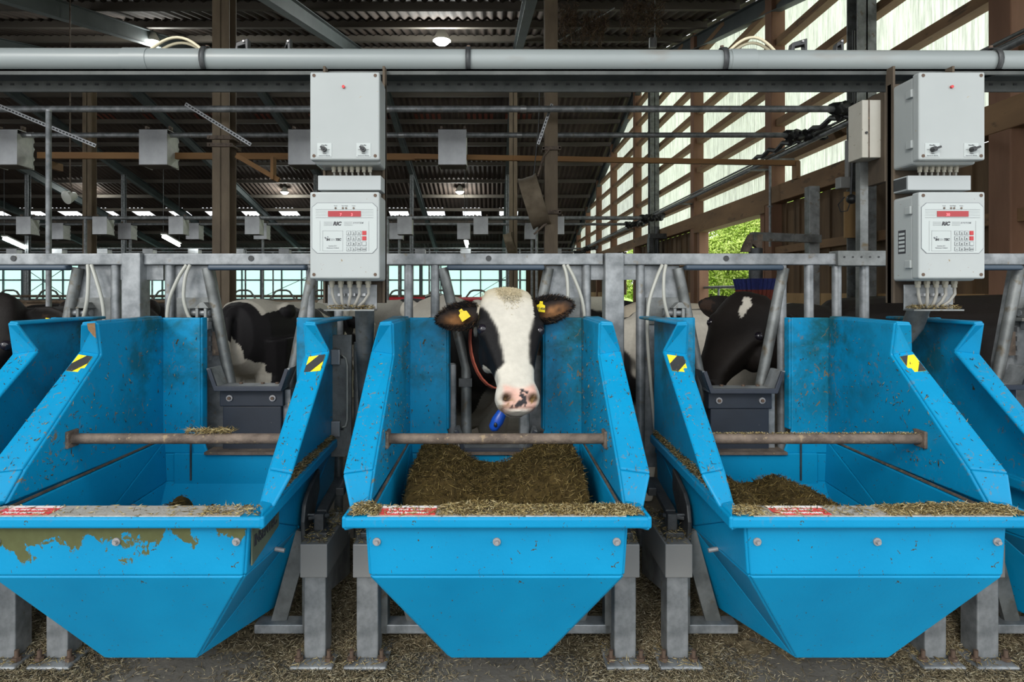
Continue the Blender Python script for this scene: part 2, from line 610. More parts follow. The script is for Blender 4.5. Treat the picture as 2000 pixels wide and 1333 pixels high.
step = 1.55
n_far = 12
for i in range(n_far):
    d0 = RIDGE_D + .1 + i * step
    if i == 7:      # the row that holds the skylights is built from sheets between the openings
        continue
    roof_row(d0, d0 + step + .12, 'roof_sheet_row', .05)
EAVE_D = .9  # unseen roof edge, placed for how much sky and sun come in
for i in range(10):
    d1 = RIDGE_D - .1 - i * step
    roof_row(d1 - step - .12, d1, 'roof_sheet_row', -.02)
d0 = RIDGE_D + .1 + 7 * step
sk_x = [-1.0 - 1.66 * i for i in range(-1, 18)]
edges = [XL] + sorted(sum([[x - .42, x + .42] for x in sk_x if x + .42 < XW], [])) + [XW + .25]
for i in range(0, len(edges), 2):
    roof_row(d0, d0 + step + .12, 'roof_sheet', .05, edges[i], edges[i + 1])
for i in range(1, len(edges) - 1, 2):
    a, b = edges[i], edges[i + 1]
    mb = MB().add([(a, d0 - .02, roof_z(d0) + .06), (b, d0 - .02, roof_z(d0) + .06), (b, d0 + 1.1, roof_z(d0 + 1.1) + .02), (a, d0 + 1.1, roof_z(d0 + 1.1) + .02)], [(0, 1, 2, 3)])
    mb.build('skylight', M['skylight'], ceiling)
    roof_row(d0 + 1.08, d0 + step + .12, 'roof_sheet', .02, a, b)
# small reddish translucent pieces under the ridge
d0 = 19.4
for i, x in enumerate([-12.4, -10.6, -9.0, -7.1, -5.4, -3.6, -2.1, -.45, .75]):
    for j in range(5):
        xx = x + j * .18 - .4
        MB().add([(xx, d0, roof_z(d0) - .03), (xx + .1, d0, roof_z(d0) - .03), (xx + .1, d0 + .35, roof_z(d0 + .35) - .03), (xx, d0 + .35, roof_z(d0 + .35) - .03)], [(0, 1, 2, 3)]).build('ridge_vent_sheet', M['ridge_glow'], ceiling)
# added unseen sheet above the rows, keeps sky light out of the lap gaps
for (da, db) in ((EAVE_D, RIDGE_D), (RIDGE_D, RIDGE_D + .1 + 7 * step), (RIDGE_D + .1 + 8 * step, FAR_D + .4)):
    MB().prism([(XL, da, roof_z(da) + .09), (XW + .25, da, roof_z(da) + .09), (XW + .25, db, roof_z(db) + .09), (XL, db, roof_z(db) + .09)], (0, 0, .03)).build('light_seal_sheet', M['roof_sheet'], ceiling)
# purlins
for i in range(n_far + 1):
    d = RIDGE_D + .15 + i * step
    MB().box2((XL, d - .04, roof_z(d) - .16), (XW, d + .04, roof_z(d) - .03)).build('purlin', M['purlin'], ceiling)
for i in range(10):
    d = RIDGE_D - .15 - i * step
    MB().box2((XL, d - .04, roof_z(d) - .16), (XW, d + .04, roof_z(d) - .03)).build('purlin', M['purlin'], ceiling)
# rafters (I-section)
for x in COLX:
    for (da, db) in ((EAVE_D, RIDGE_D), (RIDGE_D, FAR_D)):
        za, zb = roof_z(da) - .18, roof_z(db) - .18
        mb = MB()
        for dz in (0, -.26):
            mb.bar((x, da, za + dz), (x, db, zb + dz), .15, .015)
        mb.bar((x, da, za - .13), (x, db, zb - .13), .012, .26)
        mb.build('rafter', M['roof_steel'], ceiling)
# bracing rods under the near slope
for (a, b) in ((at(350, 0, 11), at(190, 75, 14)), (at(520, 15, 12), at(640, 80, 13.5)), (at(1090, 80, 9), at(1200, 15, 9))):
    MB().cyl(a, b, .012, 6).build('bracing_rod', M['galv_dark'], ceiling)

# ------------------------------------------------------------------ setting: far wall
wall_back = structure('wall_back', (0, FAR_D, -.2))
MB().box2((XL, FAR_D, -.2), (XW, FAR_D + .15, .75)).build('parapet', M['concrete'], wall_back)
MB().box2((XL, FAR_D, 2.72), (XW, FAR_D + .15, 3.4)).build('eave_board', M['roof_steel'], wall_back)
px = XL
pane_mb = None
PW = 1.12
first = {}
for row, (z0, z1) in enumerate(((.75, 1.85), (1.85, 2.72))):
    x = XL
    while x < 1.6:
        if row not in first:
            first[row] = proto(MB().box2((0, 0, 0), (PW - .05, .02, z1 - z0 - .05)), 'pane', M['mint'], wall_back, (x + .025, FAR_D + .05, z0 + .025))
        else:
            share(first[row], 'pane', wall_back, Vector((x + .025, FAR_D + .05, z0 + .025)) - wloc(wall_back))
        x += PW
x = XL
i = 0
while x < 1.7:
    w = .03 if i % 4 else .09
    MB().box2((x - w, FAR_D - .04, .75), (x + w, FAR_D + .08, 2.72)).build('mullion', M['mullion'], wall_back)
    x += PW
    i += 1
for z in (.77, 1.85, 2.7):
    MB().box2((XL, FAR_D - .03, z - .035), (1.8, FAR_D + .08, z + .035)).build('transom', M['mullion'], wall_back)
MB().box2((1.8, FAR_D, .75), (XW, FAR_D + .15, 2.72)).build('boarding', M['wood_plank'], wall_back)
for (xa, xb) in ((-26.5, -24), (-24, -26.5), (-13, -9.2), (-1.2, 1.6)):
    MB().bar((xa, FAR_D - .08, .9), (xb, FAR_D - .08, 2.6), .03, .03).build('diagonal_brace', M['mullion'], wall_back)

wall_left = structure('wall_left', (XL, 16, -.2))
MB().box2((XL - .2, -3, -.2), (XL, FAR_D, roof_z(FAR_D))).build('boarding', M['wood_plank'], wall_left)

# ------------------------------------------------------------------ setting: side wall with translucent sheets
wall_right = structure('wall_right', (XW, 10, -.2))
POSTS = [2.4, 4.9, 9.03, 12.5, 17.7, 21.2, 24.2, 27.0, 30.0, 33.0]
SILL0, SILL1 = 2.46, 2.70


def corr_panel(d0, d1):
    n = max(4, int((d1 - d0) / .076 * 4))
    ds = np.linspace(d0, d1, n + 1)
    off = XW + .20 + .016 * np.sign(np.sin(ds * 2 * PI / .076)) * np.minimum(1, np.abs(np.sin(ds * 2 * PI / .076)) * 1.4)
    zt = [roof_z(d) - .1 for d in ds]
    v = [(o, d, SILL1 - .05) for o, d in zip(off, ds)] + [(o, d, z) for o, d, z in zip(off, ds, zt)]
    f = [(i, i + 1, i + n + 2, i + n + 1) for i in range(n)]
    mb = MB()
    mb.v, mb.f, mb.s = v, f, [False] * len(f)
    return mb.build('translucent_sheet', M['poly'], wall_right)


ends = [EAVE_D] + POSTS + [FAR_D]
for a, b in zip(ends[:-1], ends[1:]):
    corr_panel(a, b)
for d in POSTS:
    MB().box2((XW - .02, d - .11, -.2), (XW + .18, d + .11, roof_z(d) - .15)).build('post', M['wood_post'], wall_right, bevel=.01)
for z in (3.05, 3.62, 4.2, 4.78, 5.36, 5.94, 6.5, 7.05):
    da = max(EAVE_D, RIDGE_D - (RIDGE_Z - .2 - z) / SLOPE_N)
    db = min(FAR_D, RIDGE_D + (RIDGE_Z - .2 - z) / SLOPE_F)
    MB().box2((XW + .04, da, z - .05), (XW + .17, db, z + .05)).build('girt', M['wood'], wall_right)
MB().box2((XW - .03, EAVE_D, SILL0), (XW + .15, FAR_D, SILL1)).build('sill_beam', M['wood'], wall_right, bevel=.01)
# plank cladding: each board a piece; two bays are left open to the outside
OPEN = [(9.2, 12.3), (17.75, 19.6)]
d = 2.5
k = 0
plank0 = {}
while d < FAR_D:
    w = .17 if k % 2 else .21
    if not any(a - .05 < d + w / 2 < b + .05 for a, b in OPEN):
        key = k % 2
        off = .13 if k % 2 else .155
        if key not in plank0:
            plank0[key] = proto(MB().box2((0, 0, 0), (.025, w - .006 if key else w + .05, SILL0 - 1.1)), 'plank', M['wood_plank'], wall_right, (XW + off, d, 1.1))
        else:
            share(plank0[key], 'plank', wall_right, Vector((XW + off, d, 1.1)) - wloc(wall_right))
    d += w
    k += 1
for (a, b) in ((2.5, 8.95), (12.6, 17.7), (19.7, FAR_D)):
    MB().box2((XW + .03, a, 1.74), (XW + .13, b, 1.84)).build('rail', M['wood'], wall_right)
    n = int((b - a) / 1.3) + 1
    for i in range(n):
        a0 = a + (b - a) * i / n
        MB().box2((XW + .02, a0 + .01, -.2), (XW + .11, a + (b - a) * (i + 1) / n - .01, 1.18)).build('kick_board', M['wood_kick'], wall_right)
MB().box2((XW - .03, 9.13, 2.36), (XW + .2, 12.4, 2.47)).build('opening_head', M['wood'], wall_right)
for d in (9.32, 12.24):
    MB().box2((XW + .02, d - .07, -.2), (XW + .2, d + .07, 2.4)).build('opening_jamb', M['wood_post'], wall_right)
gr = thing('tube_barrier', 'two-rail tube barrier across the leafy wall opening', 'barrier', (XW + .1, 10.7, -.2))
for z in (.85, 1.28):
    MB().cyl((XW + .12, 9.2, z), (XW + .12, 12.4, z), .025, 8).build('rail', M['galv_dark'], gr)
for d in (10.1, 11.4):
    MB().cyl((XW + .12, d, -.2), (XW + .12, d, 1.28), .022, 8).build('post', M['galv_dark'], gr)


# ------------------------------------------------------------------ outside: slope and shrubs
def straw_mesh(name, P, D, L, W, C, mat, parent=None, origin=(0, 0, 0), thick=.5, kind=None):
    """many slim double-pointed chips; P centres, D unit directions, L lengths, W widths, C colours"""
    n = len(P)
    D = D / np.linalg.norm(D, axis=1, keepdims=True)
    ref = RNG.normal(size=(n, 3))
    S = np.cross(D, ref)
    S /= np.linalg.norm(S, axis=1, keepdims=True) + 1e-9
    T = np.cross(D, S)
    L = np.asarray(L)[:, None]
    W = np.asarray(W)[:, None]
    v = np.empty((n, 5, 3))
    v[:, 0] = P - D * L / 2
    v[:, 1] = P + S * W / 2
    v[:, 2] = P - S * W / 4 + T * W * thick
    v[:, 3] = P - S * W / 4 - T * W * thick
    v[:, 4] = P + D * L / 2
    v = v.reshape(-1, 3) - np.asarray(origin)
    base = np.arange(n)[:, None] * 5
    tri = np.array([[0, 1, 2], [0, 2, 3], [0, 3, 1], [4, 2, 1], [4, 3, 2], [4, 1, 3]])
    f = (base[:, None, :] + tri[None]).reshape(-1, 3)
    me = bpy.data.meshes.new(name)
    me.vertices.add(len(v)); me.vertices.foreach_set('co', v.ravel())
    me.loops.add(f.size); me.loops.foreach_set('vertex_index', f.ravel().astype(np.int32))
    me.polygons.add(len(f)); me.polygons.foreach_set('loop_start', np.arange(0, f.size, 3, dtype=np.int32))
    ca = me.color_attributes.new('straw', 'FLOAT_COLOR', 'POINT')
    cc = np.ones((n, 5, 4), dtype=np.float32)
    cc[:, :, :3] = np.asarray(C)[:, None, :]
    ca.data.foreach_set('color', cc.ravel())
    me.update(calc_edges=True)
    me.materials.append(mat)
    o = bpy.data.objects.new(name, me)
    COL.objects.link(o)
    if parent is not None:
        o.parent = parent
        o.location = Vector(origin) - wloc(parent)
    else:
        o.location = origin
    if kind:
        o['kind'] = kind
    return o


grass_bank = MB()
gv = []
for i in range(9):
    for j in range(12):
        x = XW + .6 + i * 5.0
        y = 2 + j * 6.0
        gv.append((x, y, -.5 + max(0, x - 8) * .3 + .2 * math.sin(y * .7 + x)))
grass_bank.add(gv, [(i * 12 + j, (i + 1) * 12 + j, (i + 1) * 12 + j + 1, i * 12 + j + 1) for i in range(8) for j in range(11)], True)
M['grass'] = pm('yellow_green_grass', (.26, .42, .07), (.40, .58, .13), 1.5, .9, 0, .2)  # mottled yellow-green over the whole bank
b_ = grass_bank.build('trim_1', M['grass'])
b_['kind'] = 'structure'
M['bounce_gravel'] = pm('pale_bounce_gravel', (.50, .50, .48), (.62, .62, .60), 8, .95, 0, .2)
MB().box2((XW + .4, -3, -.5), (9.3, 70, -.22)).build('trim_2', M['bounce_gravel'])['kind'] = 'structure'  # added strip: reflects neutral daylight onto the wall sheets instead of green
_hz = [(11.0, 24.5, 3.4), (14.5, 31, 4.4), (17, 36.5, 6.4), (11.4, 33, 3.6), (20, 44, 7.6), (14.6, 41, 5.0), (14.5, 52, 5.0), (16, 62, 5.6), (10.6, 44, 3.0)]
_hl = ['pale green shrub closest to the wall opening', 'yellow-green shrub filling the middle of the opening', 'tall bush rising up the bank behind the opening',
       'leafy bush lower on the bank outside', 'tallest bush on the upper bank outside', 'bushy shrub further along the wall outside',
       'shrub outside the second wall opening', 'far bush at the end of the bank', 'low shrub near the far wall corner outside']
M['bark'] = pm('shrub_stem', (.10, .07, .04), (.16, .12, .08), 6, .9)
for (x, d, h), lab in zip(_hz, _hl):
    z0 = -.5 + max(0, x - 8) * .3 - .2
    t = thing('leafy_shrub', lab, 'shrub', (x, d, z0), 'shrubs on the bank outside the barn')
    n = 7000
    u = RNG.normal(size=(n, 3)); u /= np.linalg.norm(u, axis=1, keepdims=True)
    r = RNG.uniform(.45, 1, n) ** .5
    lob = 1 + .22 * np.sin(u[:, 0] * 5 + x) * np.cos(u[:, 2] * 4 + d)
    P = u * (r * lob)[:, None] * np.array([h * .62, h * .62, h * .55]) + np.array([x, d, z0 + h * .55])
    g = RNG.uniform(0, 1, n)[:, None]
    C = np.array([[.30, .46, .05]]) * (1 - g) + np.array([[.62, .76, .20]]) * g
    straw_mesh('foliage', P, RNG.normal(size=(n, 3)), RNG.uniform(.18, .36, n), RNG.uniform(.08, .15, n), C, M['leaf'], t, (x, d, z0), .25)
    mb = MB()
    for k in range(4):
        a = k * PI / 2 + x
        mb.tube([(x, d, z0), (x + math.cos(a) * .3, d + math.sin(a) * .3, z0 + h * .4), (x + math.cos(a) * .8, d + math.sin(a) * .8, z0 + h * .8)], [.07, .05, .02], 6)
    mb.build('stems', M['bark'], t)

# ------------------------------------------------------------------ barn columns
def column(x, d, ztop, w, mat, label, plates=()):
    t = thing('steel_column', label, 'column', (x, d, -.2), 'steel columns of the barn')
    mb = MB()
    mb.box2((x - w / 2, d - w / 2, -.2), (x + w / 2, d - w / 2 + .014, ztop))
    mb.box2((x - w / 2, d + w / 2 - .014, -.2), (x + w / 2, d + w / 2, ztop))
    mb.box2((x - .008, d - w / 2, -.2), (x + .008, d + w / 2, ztop))
    mb.build('shaft', mat, t)
    MB().box2((x - w * .75, d - w * .75, -.2), (x + w * .75, d + w * .75, -.17)).build('base_plate', mat, t)
    for z in plates:
        mb = MB()
        for dy in (-1, 1):
            mb.box2((x - w * .72, d + dy * (w / 2 + .02) - .015, z - .02), (x + w * .72, d + dy * (w / 2 + .02) + .015, z + .02))
        for sx in (-1, 1):
            mb.cyl((x + sx * w * .62, d - w * .75, z), (x + sx * w * .62, d + w * .75, z), .012, 6)
        mb.build('clamp', M['rust'], t)
    return t


column(-2.95, 6.8, roof_z(6.8) - .4, .185, M['brown_steel'], 'thick brown column behind the paint-chipped trough', (2.78, 2.86))
column(.62, 6.8, roof_z(6.8) - .4, .14, M['brown_steel'], 'brown column that carries the large tilted fan', (2.75, 2.06))
column(4.05 - .15, 6.6, roof_z(6.6) - .4, .2, M['galv_dark'], 'dark grey column against the translucent side wall')
column(-10.15, 15.6, roof_z(15.6) - .4, .22, M['brown_steel'], 'slim brown column under the ridge near the floodlight')
column(.48, 15.6, roof_z(15.6) - .4, .2, M['brown_steel'], 'slim brown column under the ridge carrying the small fan')
column(3.9, 15.2, roof_z(15.2) - .4, .22, M['galv_dark'], 'dark ridge column standing at the side wall')
_gl = ['thin galvanised post under the far roof behind the small fan', 'thin galvanised post under the far roof beside the terminal box',
       'thin galvanised post hidden behind the terminal box', 'thin galvanised post just behind the thick brown column', 'thin galvanised post beneath the far rafter beside the slim column', 'thin galvanised post near the long tube lamp']
for i, lab in enumerate(_gl):
    column(.5 - BAY * i, 23.0, roof_z(23) - .4, .13, M['galv'], lab)
t = thing('steel_column', 'slim galvanised tube standing before the sheet metal hoods', 'column', at(95, 620, 5.0) * 1, 'steel columns of the barn')
t.location.z = -.2
p = at(95, 218, 5.0)
MB().cyl((p.x, p.y, -.2), p, .021, 12).build('shaft', M['galv'], t)
MB().cyl((p.x, p.y, p.z), (p.x, p.y, p.z + .012), .023, 12).build('end_cap', M['galv_bright'], t)

# ------------------------------------------------------------------ feed troughs
M['rust_chip'] = pm('orange_rust', (.17, .085, .035), (.26, .15, .07), 60, .8, 0, .2)
PITCH, X0 = .999, .007
WHO = {-2: 'the cut-off trough beside the paint-chipped one', -1: 'the paint-chipped trough', 0: "the white-faced cow's trough",
       1: "the black cow's trough", 2: "the cut-off trough beside the black cow's"}
ZT = 1.095
W = {'W0': (.352, 2.52, .60), 'W1': (.352, 2.52, ZT), 'W2': (.352, 2.10, ZT), 'W3': (.352, 2.12, .985), 'W4': (.352, 1.775, .690), 'W5': (.352, 1.705, .615),
     'O2': (.392, 2.085, ZT - .003), 'O3': (.428, 2.135, .995), 'O4': (.428, 1.735, .690), 'O5': (.396, 1.680, .615)}


def wp(n, s, cx=0):
    p = W[n]
    return Vector((cx + s * p[0], p[1], p[2]))


def flange_point(s, u, v, cx=0, lift=.0075):
    a = wp('W3', s, cx).lerp(wp('W4', s, cx), u)
    b = wp('O3', s, cx).lerp(wp('O4', s, cx), u)
    n = (wp('W4', s, cx) - wp('W3', s, cx)).cross(wp('O3', s, cx) - wp('W3', s, cx)).normalized()
    if n.y > 0:
        n = -n
    return a.lerp(b, v) + n * lift


def make_trough(cx, mat, label):
    t = thing('feed_trough', label, 'feed trough', (cx, 2.0, 0), 'blue feed troughs along the feed fence')
    mb = MB()
    def V(hw, d, z, s): return Vector((cx + s * hw, d, z))
    def quad(*pts): mb.add(pts, [tuple(range(len(pts)))])
    # hull: front face, slanting nose, keel, tail
    fa = [(.342, 1.64, .60), (.332, 1.64, .452), (.133, 1.80, .143), (.235, 2.13, .118), (.338, 2.52, .43), (.345, 2.52, .545)]
    for a, b in zip(fa[:-1], fa[1:]):
        quad(V(*a, -1), V(*a, 1), V(*b, 1), V(*b, -1))
    for s in (-1, 1):
        A, B, C = V(.332, 1.64, .452, s), V(.133, 1.80, .143, s), V(.235, 2.13, .118, s)
        D, F, Ft, At = V(.335, 2.08, .415, s), V(.338, 2.52, .43, s), V(.345, 2.52, .60, s), V(.342, 1.64, .60, s)
        quad(A, B, D); quad(B, C, D); quad(D, C, F)
        quad(At, A, D); quad(At, D, Ft); quad(D, F, Ft)
        # side ledge
        L0, L1 = V(.394, 1.60, .620, s), V(.368, 2.52, .620, s)
        l0, l1 = V(.394, 1.60, .588, s), V(.368, 2.52, .588, s)
        quad(V(.352, 1.69, .620, s), L0, L1, V(.352, 2.52, .620, s))
        quad(L0, l0, l1, L1)
        quad(l0, V(.342, 1.64, .588, s), V(.345, 2.52, .588, s), l1)
        # wing wall, folded flange and cap
        w0, w1, w2, w3, w4, w5 = [wp(n, s, cx) for n in ('W0', 'W1', 'W2', 'W3', 'W4', 'W5')]
        o2, o3, o4, o5 = [wp(n, s, cx) for n in ('O2', 'O3', 'O4', 'O5')]
        quad(w0, w1, w2, w3, w4, w5)
        quad(w2, o2, o3, w3); quad(w3, o3, o4, w4); quad(w4, o4, o5, w5)
        quad(w1, V(.42, 2.52, ZT, s), o2, w2)
        # back panel beside the head opening
        quad(V(.352, 2.52, .545, s), V(.352, 2.52, ZT, s), V(.197, 2.52, ZT, s), V(.197, 2.52, .64, s), V(.165, 2.52, .545, s))
        quad(V(.197, 2.52, ZT, s), V(.190, 2.555, ZT, s), V(.190, 2.555, .64, s), V(.197, 2.52, .64, s))
    mb.build('shell', mat, t, solid=.012, offset=0, bevel=.006, seg=3)
    # inner floor plate that closes the tail and the rear sill
    MB().box2((cx - .30, 2.505, .42), (cx + .30, 2.525, .548)).build('rear_sill', mat, t, bevel=.004)
    MB().box2((cx - .17, 2.49, .545), (cx + .17, 2.58, .556)).build('sill_plate', M['rust'], t)
    # front lip
    MB().box2((cx - .394, 1.600, .588), (cx + .394, 1.690, .618)).build('front_lip', mat, t, bevel=.007, seg=3)
    MB().box2((cx - .335, 1.606, .616), (cx + .335, 1.682, .6205)).build('tread_plate', M['tread'], t)
    # seam where wing and hull meet, inside
    for s in (-1, 1):
        MB().bar((cx + s * .342, 1.70, .606), (cx + s * .344, 2.50, .606), .006, .006).build('seam', M['rust'], t)
    for s in (-1, 1):
        MB().box2((cx + s * .225, 2.498, .44), (cx + s * .231, 2.503, .60)).build('groove', M['dark_steel'], t)
    # keeper bar with end brackets
    MB().cyl((cx - .343, 1.965, .735), (cx + .343, 1.965, .735), .0165, 14).build('cross_bar', M['rust'], t)
    for s in (-1, 1):
        MB().box2((cx + s * .348, 1.938, .708), (cx + s * .337, 1.992, .762)).build('bar_bracket', M['rust'], t, bevel=.003)
    # bolts with washers on the front face
    for i, bx in enumerate((-.315, 0, .315)):
        w_ = MB().cyl((cx + bx, 1.637, .543), (cx + bx, 1.630, .543), .0105, 16).build('washer', M['bolt'], t)
        MB().cyl((cx + bx, 1.630, .543), (cx + bx, 1.621, .543), .0055, 6).build('bolt_head', M['bolt'], w_)
    for s in (-1, 1):
        w_ = MB().cyl((cx + s * .337, 1.86, .43), (cx + s * .365, 1.86, .425), .007, 8).build('side_bolt', M['bolt'], t)
    return t


def hazard(t, cx, s):
    yb = MB()
    pts = [flange_point(s, .045, .18, cx), flange_point(s, .045, .88, cx), flange_point(s, .20, .88, cx), flange_point(s, .20, .18, cx)]
    nrm = (pts[1] - pts[0]).cross(pts[3] - pts[0]).normalized()
    if nrm.y > 0:
        nrm = -nrm
    yb.prism(pts, nrm * .0012)
    st = yb.build('hazard_sticker', M['hazard_yellow'], t, label='yellow and black striped hazard sticker')
    # one broad black band running from lower left to upper right
    ph = .0 if (cx < 0 or s < 0) else .5
    def fp(u, v): return flange_point(s, .045 + .155 * u, .18 + .70 * (v if s < 0 else 1 - v), cx, .0092)   # v: 0 at the image right, 1 at the left
    bands = [[(0, 0), (.42, 0), (1, .62), (1, 1), (.58, 1), (0, .38)]] if ph == 0 else [[(0, .45), (0, 1), (.62, 1)], [(.45, 0), (1, 0), (1, .55)]]
    for bnd in bands:
        MB().prism([fp(u, v) for u, v in bnd], nrm * .0006).build('stripe', M['hazard_black'], st)


def lip_sign(t, cx, x0):
    a = MB().prism([(cx + x0, 1.612, .6207), (cx + x0 + .145, 1.612, .6207), (cx + x0 + .145, 1.676, .6207), (cx + x0, 1.676, .6207)], (0, 0, .0012)).build('warning_sticker', M['sign_red'], t, label='worn red sticker with faded white writing')
    MB().prism([(cx + x0, 1.66, .622), (cx + x0 + .145, 1.66, .622), (cx + x0 + .145, 1.676, .622), (cx + x0, 1.676, .622)], (0, 0, .0004)).build('white_strip', M['sign_white'], a)
    text('lettering', 'Nicht betreten', .018, (cx + x0 + .018, 1.62, .6222), M['sign_white'], a, rot=(0, 0, 0), bold=.0004)
    text('lettering', 'Do not enter', .018, (cx + x0 + .018, 1.643, .6222), M['sign_white'], a, rot=(0, 0, 0), bold=.0004)


LABT = {-2: 'blue feed trough cut off by the frame, beside the paint-chipped one', -1: 'blue feed trough with olive patches of flaked paint along its front',
        0: 'blue feed trough full of brown feed, with the white-faced cow', 1: 'blue feed trough with striped stickers in front of the black cow',
        2: "narrow visible wing of the blue trough beyond the black cow's trough"}
TROUGH = {}
for k in (-2, -1, 0, 1, 2):
    cx = X0 + PITCH * k
    t = make_trough(cx, M['blue_chipped'] if k == -1 else M['blue'], LABT[k])
    TROUGH[k] = t
    if k in (-1, 1):
        for s in (-1, 1):
            hazard(t, cx, s)
    if k == -1:      # rusty chip at the top corner of one wing
        def tf(u, v): return wp('W2', -1, cx).lerp(wp('W3', -1, cx), u).lerp(wp('O2', -1, cx).lerp(wp('O3', -1, cx), u), v) + Vector((.001, -.0068, .002))
        MB().prism([tf(.02, .02), tf(.02, .55), tf(.22, .5), tf(.42, .22), tf(.5, .06)], (0, -.0012, 0)).build('rust_chip', M['rust_chip'], t)
    lip_sign(t, cx, {-2: -.1, -1: -.31, 0: -.305, 1: -.275, 2: -.2}[k])
    # crumbs of feed stuck to flanges and inner walls
    Pc = []
    for i in range(520):
        s = random.choice((-1, 1))
        r_ = random.random()
        if r_ < .24:
            Pc.append(flange_point(s, random.random() ** .8, random.uniform(.05, .95), cx, .008))
        elif r_ < .8:
            d_ = random.uniform(1.85, 2.5)
            zmax = float(np.interp(d_, [1.70, 1.775, 2.12, 2.52], [.64, .69, .98, 1.08]))
            Pc.append(Vector((cx + s * .344, d_, random.uniform(.64, zmax))))
        else:
            Pc.append(Vector((cx + s * random.uniform(.21, .34), 2.512, .6 + .45 * random.random() ** 1.6)))
    n_ = len(Pc)
    Dc = RNG.normal(size=(n_, 3)); Dc[:, 0] *= .35
    straw_mesh('clinging_feed', np.array([list(p) for p in Pc]), Dc, RNG.uniform(.006, .026, n_), RNG.uniform(.0016, .0050, n_),
               np.array([[.20, .15, .07], [.12, .09, .045], [.30, .24, .13], [.06, .045, .025]])[RNG.integers(0, 4, n_)], M['straw'], t, (cx, 2.0, 0), .2, 'stuff')
# olive maker's decal on the side of the chipped trough
cx = X0 - PITCH
dec = MB().prism([(cx + .3445, 1.655, .47), (cx + .3445, 1.86, .50), (cx + .3455, 1.86, .58), (cx + .3455, 1.655, .58)], (.0035, 0, 0)).build('maker_decal', M['decal'], TROUGH[-1])
text('lettering', 'INSENTEC', .042, (cx + .3500, 1.665, .517), M['ink'], dec, rot=(PI / 2, 0, PI / 2), bold=.0012, sx=.9)


# ------------------------------------------------------------------ feed
PAL = np.array([[.30, .22, .095], [.42, .32, .15], [.20, .14, .05], [.34, .28, .12], [.12, .085, .035], [.50, .42, .24]])
PAL_FLOOR = PAL * .62 + PAL.mean(1, keepdims=True) * .30
PAL_DARK = np.array([[.075, .050, .015], [.12, .084, .024], [.048, .032, .010], [.17, .12, .038], [.06, .044, .013], [.24, .175, .07]])


def chips(name, P, mat, L=(.008, .028), W=(.0018, .004), pal=PAL, flat=.35, parent=None, origin=(0, 0, 0), kind=None):
    n = len(P)
    D = RNG.normal(size=(n, 3)); D[:, 2] *= flat
    return straw_mesh(name, P, D, RNG.uniform(*L, n), RNG.uniform(*W, n), pal[RNG.integers(0, len(pal), n)] * RNG.uniform(.75, 1.2, (n, 1)), mat, parent, origin, .35, kind)


def hull_floor(x, d):
    x = abs(x - X0)
    x = abs((x + PITCH / 2) % PITCH - PITCH / 2)
    kz = float(np.interp(d, [1.64, 1.80, 2.13, 2.52], [.452, .143, .118, .43]))
    kw = float(np.interp(d, [1.64, 1.80, 2.13, 2.52], [.332, .133, .235, .338]))
    if x <= kw:
        return kz + .014
    return kz + (.44 - kz) * min(1, (x - kw) / max(.02, .335 - kw)) + .02


